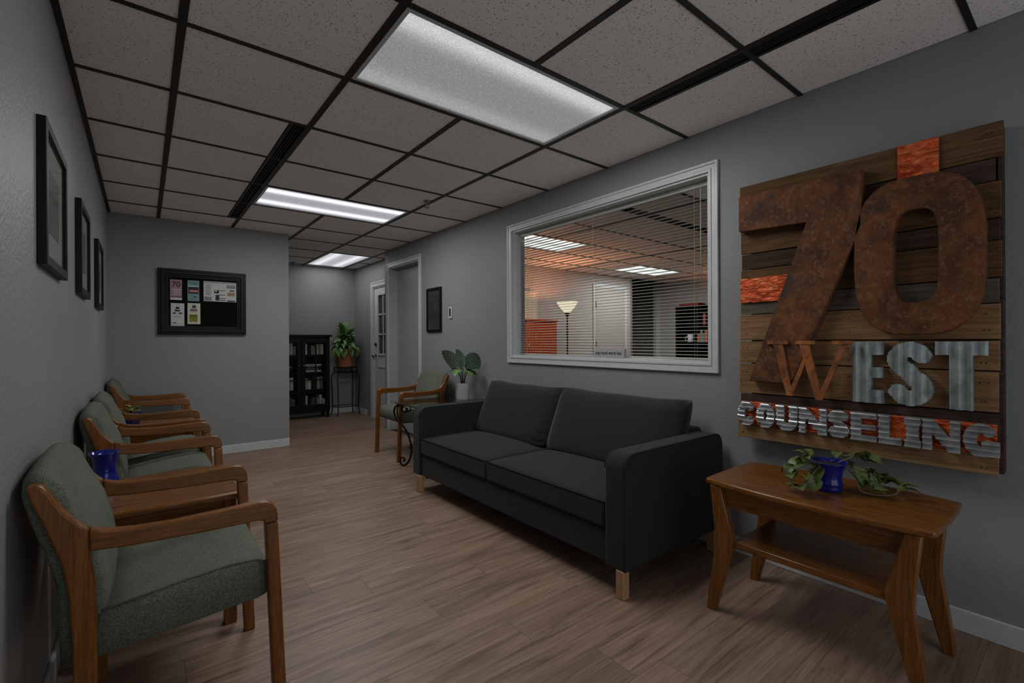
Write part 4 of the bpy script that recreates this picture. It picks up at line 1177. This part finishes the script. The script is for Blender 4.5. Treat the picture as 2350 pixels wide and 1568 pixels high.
# ------------------------------------------------------------------ hall cabinet with glass doors
CB = thing('display_cabinet', 'black cabinet with gridded glass doors at the hall end', 'cabinet', (1.15, 6.05, 0))
cx0, cx1, cy0, cy1 = .700, 1.530, 5.885, 6.175
q = MB(); q.box(cx0-.03, cx1+.035, cy0-.02, cy1+.01, 1.235, 1.268); finish('top', q, M['black'], CB, bevel=0.006)
q = MB(); q.box(cx0, cx0+.03, cy0, cy1, .10, 1.235); q.box(cx1-.03, cx1, cy0, cy1, .10, 1.235); q.box(cx0, cx1, cy1-.012, cy1, .10, 1.235); q.box(cx0, cx1, cy0, cy1, .10, .15); q.box(cx0, cx1, cy0, cy1, 1.205, 1.235)
finish('body', q, M['black'], CB)
for z in (.43, .69, .95):
    q = MB(); q.box(cx0+.03, cx1-.03, cy0+.03, cy1-.012, z-.009, z+.009); finish('shelf', q, M['black'], CB)
q = MB()
for xx in (cx0+.005, cx1-.045):
    for yy in (cy0+.005, cy1-.045): q.prism([(xx,yy),(xx+.04,yy),(xx+.04,yy+.04),(xx,yy+.04)], 'z', 0, .10)
q.box(cx0+.01, cx1-.01, cy0+.002, cy0+.02, .085, .11)
finish('plinth', q, M['black'], CB)
mid = (cx0+cx1)/2
for (a, b, kx) in ((cx0+.004, mid-.002, mid-.035), (mid+.002, cx1-.004, mid+.035)):
    st = .055
    q = MB(); q.ring([(a,.155),(b,.155),(b,1.20),(a,1.20)], [(a+st,.215),(b-st,.215),(b-st,1.145),(a+st,1.145)], 'y', cy0-.018, cy0); d = finish('door', q, M['black'], CB, bevel=0.002, seg=1)
    q = MB(); xm = (a+b)/2; q.box(xm-.009, xm+.009, cy0-.015, cy0-.003, .215, 1.145); finish('muntin', q, M['black'], d)
    for k in range(1, 5):
        z = .215+.93*k/5; q = MB(); q.box(a+st, b-st, cy0-.015, cy0-.003, z-.008, z+.008); finish('muntin', q, M['black'], d)
    q = MB(); q.box(a+st, b-st, cy0-.009, cy0-.006, .215, 1.145); finish('glass', q, M['pane'], d)
    q = MB(); q.lathe([(0,-.012),(.012,-.008),(.014,0),(.012,.008),(0,.012)], (kx, cy0-.032, .80), 12); q.tube([(kx,cy0-.018,.80),(kx,cy0-.03,.80)], .005, 8); finish('knob', q, M['chrome'], d)
# cabinet contents
ORD = ['first','second','third','fourth','fifth','sixth','seventh','eighth','ninth','tenth','eleventh','twelfth','thirteenth','fourteenth','fifteenth']
bk = [PM('book_white', srgb(186,186,182)), PM('book_grey', srgb(130,130,130)), PM('book_cream', srgb(172,166,150)), PM('book_slate', srgb(84,88,96))]
rb = random.Random(3)
def book(x0, x1, y0, y1, z0, z1, label, grp, m, flat=False):
    t = thing('book', label, 'book', ((x0+x1)/2, (y0+y1)/2, z0), group=grp)
    q = MB()
    if flat:
        q.box(x0, x1, y0, y1, z0, z0+.003); q.box(x0, x1, y0, y1, z1-.003, z1); q.box(x0, x1, y0, y0+.003, z0, z1)
    else:
        q.box(x0, x0+.002, y0, y1, z0, z1); q.box(x1-.002, x1, y0, y1, z0, z1); q.box(x0, x1, y0, y0+.003, z0, z1)
    finish('cover', q, m, t)
    q = MB(); q.box(x0+.0025, x1-.0025, y0+.004, y1-.004, z0+.0035, z1-.0035); finish('pages', q, M['paper'], t)
shelves = {.15:'bottom', .439:'second', .699:'third', .959:'top'}
for z, nm in shelves.items():
    for (xa, xb, door) in ((cx0+.06, mid-.07, 'left'), (mid+.07, cx1-.07, 'right')):
        x = xa; style = rb.random()
        if nm in ('third',) :
            for k in range(4):
                zz0 = z+.001+k*.030; ww = rb.uniform(.18,.24)
                book(xa+rb.uniform(0,.03), xa+ww, cy0+.06, cy0+.20, zz0, zz0+.028, '%s of the four books lying in a pile behind the %s cabinet door' % (('bottom one','second from bottom','second from top','topmost')[k], door), 'books lying in the %s pile on the %s cabinet shelf' % (door, nm), bk[k % 3], True)
        else:
            cnt = 0
            while x < xb-.03:
                wd = rb.uniform(.022,.05); hh = rb.uniform(.12,.20)
                book(x, x+wd, cy0+.05, cy0+.19, z+.001, z+hh, '%s standing book from the left on the %s shelf behind the %s cabinet door' % (ORD[cnt], nm, door), 'books on the %s cabinet shelf, %s door' % (nm, door), bk[rb.randrange(4)])
                x += wd+.002; cnt += 1
                if rb.random() < .18: x += .05
# ------------------------------------------------------------------ plant stand, basket, peace lily
sxc, syc = 1.80, 5.97
PS = thing('plant_stand', 'tall black wrought iron plant stand in the hall corner', 'stand', (sxc, syc, 0))
q = MB(); q.ring([(sxc-.15,syc-.13),(sxc+.15,syc-.13),(sxc+.15,syc+.13),(sxc-.15,syc+.13)], [(sxc-.135,syc-.115),(sxc+.135,syc-.115),(sxc+.135,syc+.115),(sxc-.135,syc+.115)], 'z', .745, .757)
q.ring([(sxc-.15,syc-.13),(sxc+.15,syc-.13),(sxc+.15,syc+.13),(sxc-.15,syc+.13)], [(sxc-.14,syc-.12),(sxc+.14,syc-.12),(sxc+.14,syc+.12),(sxc-.14,syc+.12)], 'z', .670, .680)
for k in range(-6, 7): q.tube([(sxc+k*.024, syc-.125, .68), (sxc+k*.024+(.012 if k % 2 else -.012), syc-.125, .746)], .003, 5)
for k in range(-3, 4): q.box(sxc-.14, sxc+.14, syc+k*.033-.006, syc+k*.033+.006, .747, .755)
finish('gallery_top', q, M['black'], PS)
for sx in (-1, 1):
    for s2 in (-1, 1):
        q = MB(); pts = [(.140,.750),(.140,.68),(.165,.63),(.172,.58),(.166,.45),(.160,.3),(.158,.15),(.165,.05),(.178,0.004)]
        q.tube([(sxc+sx*a, syc+s2*(a-.02), z) for a, z in pts], .0075, 8); finish('leg', q, M['black'], PS)
q = MB()
L4 = [(sxc-.158,syc-.138,.14),(sxc+.158,syc-.138,.14),(sxc+.158,syc+.138,.14),(sxc-.158,syc+.138,.14),(sxc-.158,syc-.138,.14)]
q.tube(L4, .005, 6); finish('stretcher', q, M['black'], PS)
LI = thing('potted_plant', 'lush dark green leafy plant in a terracotta basket on the iron stand', 'plant', (sxc, syc, .757))
lc0 = Vector((sxc, syc, .757))
q = MB(); pr = [(0,0)]
for k in range(15):
    r = .108+.028*k/14 + (.0035 if k % 2 else 0); pr.append((r, .29*k/14))
pr += [(.126,.285),(.118,.25),(0,.25)]
q.lathe(pr, lc0, 32); finish('basket', q, M['basket'], LI)
q = MB(); q.lathe([(0,.252),(.118,.252)], lc0, 18); finish('soil', q, M['soil'], LI)
la = leaf_mesh('long_leaf', .31, .095, M['lily'], .75, .22, nl=8)
lb = leaf_mesh('long_leaf', .25, .088, M['lily'], 1.0, .25, nl=8)
rl = random.Random(11)
for k in range(120):
    az = rl.uniform(0, 360); lv = k/120
    el = 78-85*lv**0.75+rl.uniform(-10,10); base = lc0 + Vector((math.cos(math.radians(az))*.06*(.3+lv), math.sin(math.radians(az))*.06*(.3+lv), .30+.16*(1-lv)+rl.uniform(-.02,.05)))
    if abs(math.sin(math.radians(az))) > .55 and math.sin(math.radians(az)) > 0: sc = .75
    elif math.cos(math.radians(az)) > .6: sc = .85
    else: sc = 1.0
    L_ = .31 if k % 2 else .25
    dh = Vector((math.cos(math.radians(az)), math.sin(math.radians(az)), 0)); reach = L_*(.95 if el < 60 else .6)
    lim = 9
    if dh.y > .05: lim = min(lim, (6.165-base.y)/dh.y)
    if dh.x > .05: lim = min(lim, (1.995-base.x)/dh.x)
    if dh.x < -.05 and base.y+dh.y*.2 > 5.80: lim = min(lim, (1.60-base.x)/dh.x)
    sc = min(1.0, max(.35, lim/reach))
    put_leaf(la if k % 2 else lb, LI, base, az, el, rl.uniform(-25,25), sc*rl.uniform(.82,1.0))
for k in range(9):
    az = -95 + rl.uniform(-70,70); put_leaf(lb, LI, lc0+Vector((math.cos(math.radians(az))*.12, math.sin(math.radians(az))*.12, .31)), az, rl.uniform(-70,-35), rl.uniform(-20,20), rl.uniform(.8,1.1))
q = MB()
for k in range(26):
    az = math.radians(rl.uniform(0, 360)); e = rl.uniform(.04,.13)
    q.tube([lc0+Vector((0,0,.25)), lc0+Vector((math.cos(az)*e*.5, math.sin(az)*e*.5, .34)), lc0+Vector((math.cos(az)*e, math.sin(az)*e, .42))], .003, 5)
o = finish('stems', q, M['stem'], LI); o['kind'] = 'stuff'
lt = leaf_mesh('small_leaf', .055, .035, M['dry'], .8, .3, nl=5)
q = MB(); dr = []
for j in range(3):
    b = lc0+Vector((.12, -.05+.05*j, .29)); P = [b, b+Vector((.05,-.02,.03)), b+Vector((.078,-.03,-.03)), b+Vector((.085,-.03,-.13-.04*j))]
    q.tube(P, .0022, 5); dr += P[1:]
finish('vine', q, M['vine'], LI)
for p in dr:
    for j in range(3): put_leaf(lt, LI, p+Vector((rl.uniform(-.03,-.01), rl.uniform(-.03,.02), rl.uniform(-.03,.03))), rl.uniform(0,360) if p.x < lc0.x+.15 else rl.uniform(110,290), rl.uniform(-70,10), rl.uniform(-30,30), rl.uniform(.6,.9))

# ------------------------------------------------------------------ office behind the window
WC = thing('wooden_cabinet', 'reddish wooden cabinet in the office, lit orange by the floor lamp', 'cabinet', (3.70, 3.95, 0))
wx0, wx1, wy0, wy1 = 3.05, 4.36, 3.78, 4.095
q = MB(); q.box(wx0, wx1, wy0+.02, wy1, .06, 1.455); finish('body', q, M['redwood'], WC)
q = MB(); q.box(wx0-.02, wx1+.02, wy0-.01, wy1, 1.455, 1.49); finish('top', q, M['redwood'], WC, bevel=0.005)
for a, b in ((wx0+.01, (wx0+wx1)/2-.004), ((wx0+wx1)/2+.004, wx1-.01)):
    q = MB(); q.box(a, b, wy0, wy0+.02, .08, 1.44); d = finish('door', q, M['redwood'], WC, bevel=0.003)
    q = MB(); kx = b-.05 if a < 3.3 else a+.05; q.tube([(kx,wy0,1.0),(kx,wy0-.02,1.0),(kx,wy0-.02,1.12),(kx,wy0,1.12)], .005, 8); finish('handle', q, M['chrome'], d)
LPN = thing('lattice_panel', 'pale patterned panel standing on the reddish office cabinet', 'panel', (3.6, 4.0, 1.49))
t_ = NT('woven_panel', 0.8); ck = t_.new('ShaderNodeTexChecker'); ck.inputs['Scale'].default_value = 55; ck.inputs[1].default_value = srgb(232,222,196); ck.inputs[2].default_value = srgb(176,164,140); t_.l(t_.coords(), ck.inputs[0]); t_.color(ck.outputs[0])
for a, b in ((3.06, 3.56), (3.58, 4.10)):
    q = MB(); q.box(a, b, 3.98, 4.0, 1.50, 1.91); finish('panel', q, t_.m, LPN)
q = MB(); q.ring([(3.04,1.492),(4.12,1.492),(4.12,1.925),(3.04,1.925)], [(3.06,1.505),(4.10,1.505),(4.10,1.91),(3.06,1.91)], 'y', 3.97, 4.01); q.box(3.56,3.58,3.97,4.01,1.505,1.91); finish('frame', q, M['paper'], LPN)
def torchiere(x, y, label, power):
    t = thing('floor_lamp', label, 'lamp', (x, y, 0))
    q = MB(); q.lathe([(0,0),(.14,0),(.14,.015),(.03,.03),(0,.03)], (x,y,0), 24); finish('base', q, M['bronze'], t)
    q = MB(); q.lathe([(.013,.03),(.013,1.25),(.02,1.27),(.013,1.29),(.012,1.50),(.02,1.53),(.035,1.57),(.05,1.60)], (x,y,0), 14); finish('pole', q, M['bronze'], t)
    q = MB(); q.lathe([(.035,1.575),(.06,1.605),(.11,1.66),(.165,1.745),(.158,1.745),(.10,1.668),(.05,1.615),(0,1.61)], (x,y,0), 32); finish('bowl', q, M['flame_shade'], t)
    ld = bpy.data.lights.new('bulb', 'POINT'); ld.energy = power; ld.color = (1.0,0.36,0.16); ld.shadow_soft_size = .03
    lo = bpy.data.objects.new('bulb', ld); COL.objects.link(lo); lo.parent = t; lo.location = (0, 0, 1.70)
    return t
torchiere(4.30, 3.50, 'torchiere floor lamp with a glowing bowl in the middle of the window view', 17.0)
torchiere(2.70, 3.35, 'unseen added torchiere floor lamp beside the left end of the reddish office cabinet', 11.0)  # out of view, added to throw orange light on the cabinet
torchiere(7.45, 2.25, 'unseen added torchiere floor lamp beside the black bookcase at the right office wall', 11.0)  # out of view, added for the warm glow on the right wall
# office door on the back wall
ox0, ox1, oz = 5.60, 6.42, 2.12
q = MB()
for (o_, i_, dd) in ((.06,.03,.018),(.03,0,.012)):
    q.box(ox0-o_, ox0-i_, YP-dd, YP, 0, oz+o_); q.box(ox1+i_, ox1+o_, YP-dd, YP, 0, oz+o_); q.box(ox0-i_, ox1+i_, YP-dd, YP, oz+i_, oz+o_)
d3 = struct('door_3', q, M['white'])
q = MB(); q.box(ox0, ox1, YP-.008, YP, .005, oz); finish('door_leaf', q, plain('office_door_paint', srgb(168,161,155), .45), d3)
for z in (1.10, 1.80):
    q = MB(); q.tube([(ox0+.005, YP-.012, z-.05), (ox0+.005, YP-.012, z+.05)], .010, 8); finish('hinge', q, M['blackmatte'], d3)
q = MB(); q.box(OX1-.018, OX1, 4.32, 4.42, 0, 2.14); struct('trim_1', q, M['white'])
q = MB(); q.box(6.60, 6.64, YP-.014, YP+.13, 0, H); struct('trim_2', q, plain('corner_trim', srgb(120,112,106), .5))
# black bookcase
BKC = thing('bookcase', 'black bookcase at the right wall of the office, behind the blinds', 'bookcase', (7.70, 3.15, 0))
kx0, kx1, ky0, ky1, kz1 = 7.55, 7.88, 2.55, 3.74, 1.80
for nm, bb in (('side_panel',(kx0, kx1, ky0, ky0+.03, 0, kz1)),('side_panel',(kx0, kx1, ky1-.03, ky1, 0, kz1)),('back_panel',(kx1-.015, kx1, ky0+.03, ky1-.03, 0, kz1)),('top_board',(kx0-.01, kx1, ky0-.01, ky1+.01, kz1, kz1+.03))):
    q = MB(); q.box(*bb); finish(nm, q, M['blackmatte'], BKC)
for z in (.06, .42, .78, 1.10, 1.43):
    q = MB(); q.box(kx0+.01, kx1-.015, ky0+.03, ky1-.03, z, z+.022); finish('shelf', q, M['blackmatte'], BKC)
oc = [srgb(190,100,70), srgb(150,70,60), srgb(196,170,150), srgb(120,128,124), srgb(170,120,140), srgb(90,40,40)]
rb = random.Random(9)
for z, nm, ra in ((1.122,'third',(2.65,3.30)), (1.452,'upper',(2.70,3.25))):
    y = ra[0]; cnt = 0
    while y < ra[1]:
        wd = rb.uniform(.03,.06); hh = rb.uniform(.14,.25)
        t = thing('book', '%s book from the right on the %s shelf of the black office bookcase' % (ORD[cnt], nm), 'book', (7.65, y+wd/2, z), group='books on the %s shelf of the office bookcase' % nm)
        m = PM('book_cover', oc[rb.randrange(6)])
        q = MB(); q.box(7.62, 7.80, y, y+.002, z, z+hh); q.box(7.62, 7.80, y+wd-.002, y+wd, z, z+hh); q.box(7.62, 7.623, y, y+wd, z, z+hh); finish('cover', q, m, t)
        q = MB(); q.box(7.624, 7.795, y+.0025, y+wd-.0025, z+.003, z+hh-.004); finish('pages', q, M['paper'], t)
        y += wd+.003; cnt += 1
        if rb.random() < .2: y += .06
def carton(label, x0, x1, y0, y1, z0, z1, c):
    t = thing('box', label, 'box', ((x0+x1)/2, (y0+y1)/2, z0))
    q = MB(); q.box(x0, x1, y0, y1, z0, z1-.02); finish('body', q, PM('carton', c), t, bevel=.002, seg=1)
    q = MB(); q.box(x0-.003, x1+.003, y0-.003, y1+.003, z1-.03, z1); finish('lid', q, PM('carton_lid', tuple(v*.85 for v in c[:3])+(1,)), t, bevel=.002, seg=1)
carton('low dark red box on top of the office bookcase', 7.60, 7.84, 3.28, 3.68, 1.83, 1.88, srgb(130,40,44))
carton('pinkish box on top of the office bookcase', 7.60, 7.84, 2.72, 3.10, 1.83, 1.93, srgb(190,130,120))
mug = thing('mug', 'pale mug standing on the third shelf of the office bookcase', 'mug', (7.66, 3.48, 1.122))
q = MB(); q.lathe([(0,0),(.05,0),(.055,.01),(.058,.15),(.053,.15),(.05,.015),(0,.012)], (7.66,3.48,1.122), 22); finish('body', q, M['ceramic'], mug)
q = MB(); q.tube([(7.66-.03,3.48+.05,1.24),(7.66-.05,3.48+.085,1.22),(7.66-.05,3.48+.085,1.17),(7.66-.03,3.48+.05,1.15)], .006, 8); finish('handle', q, M['ceramic'], mug)
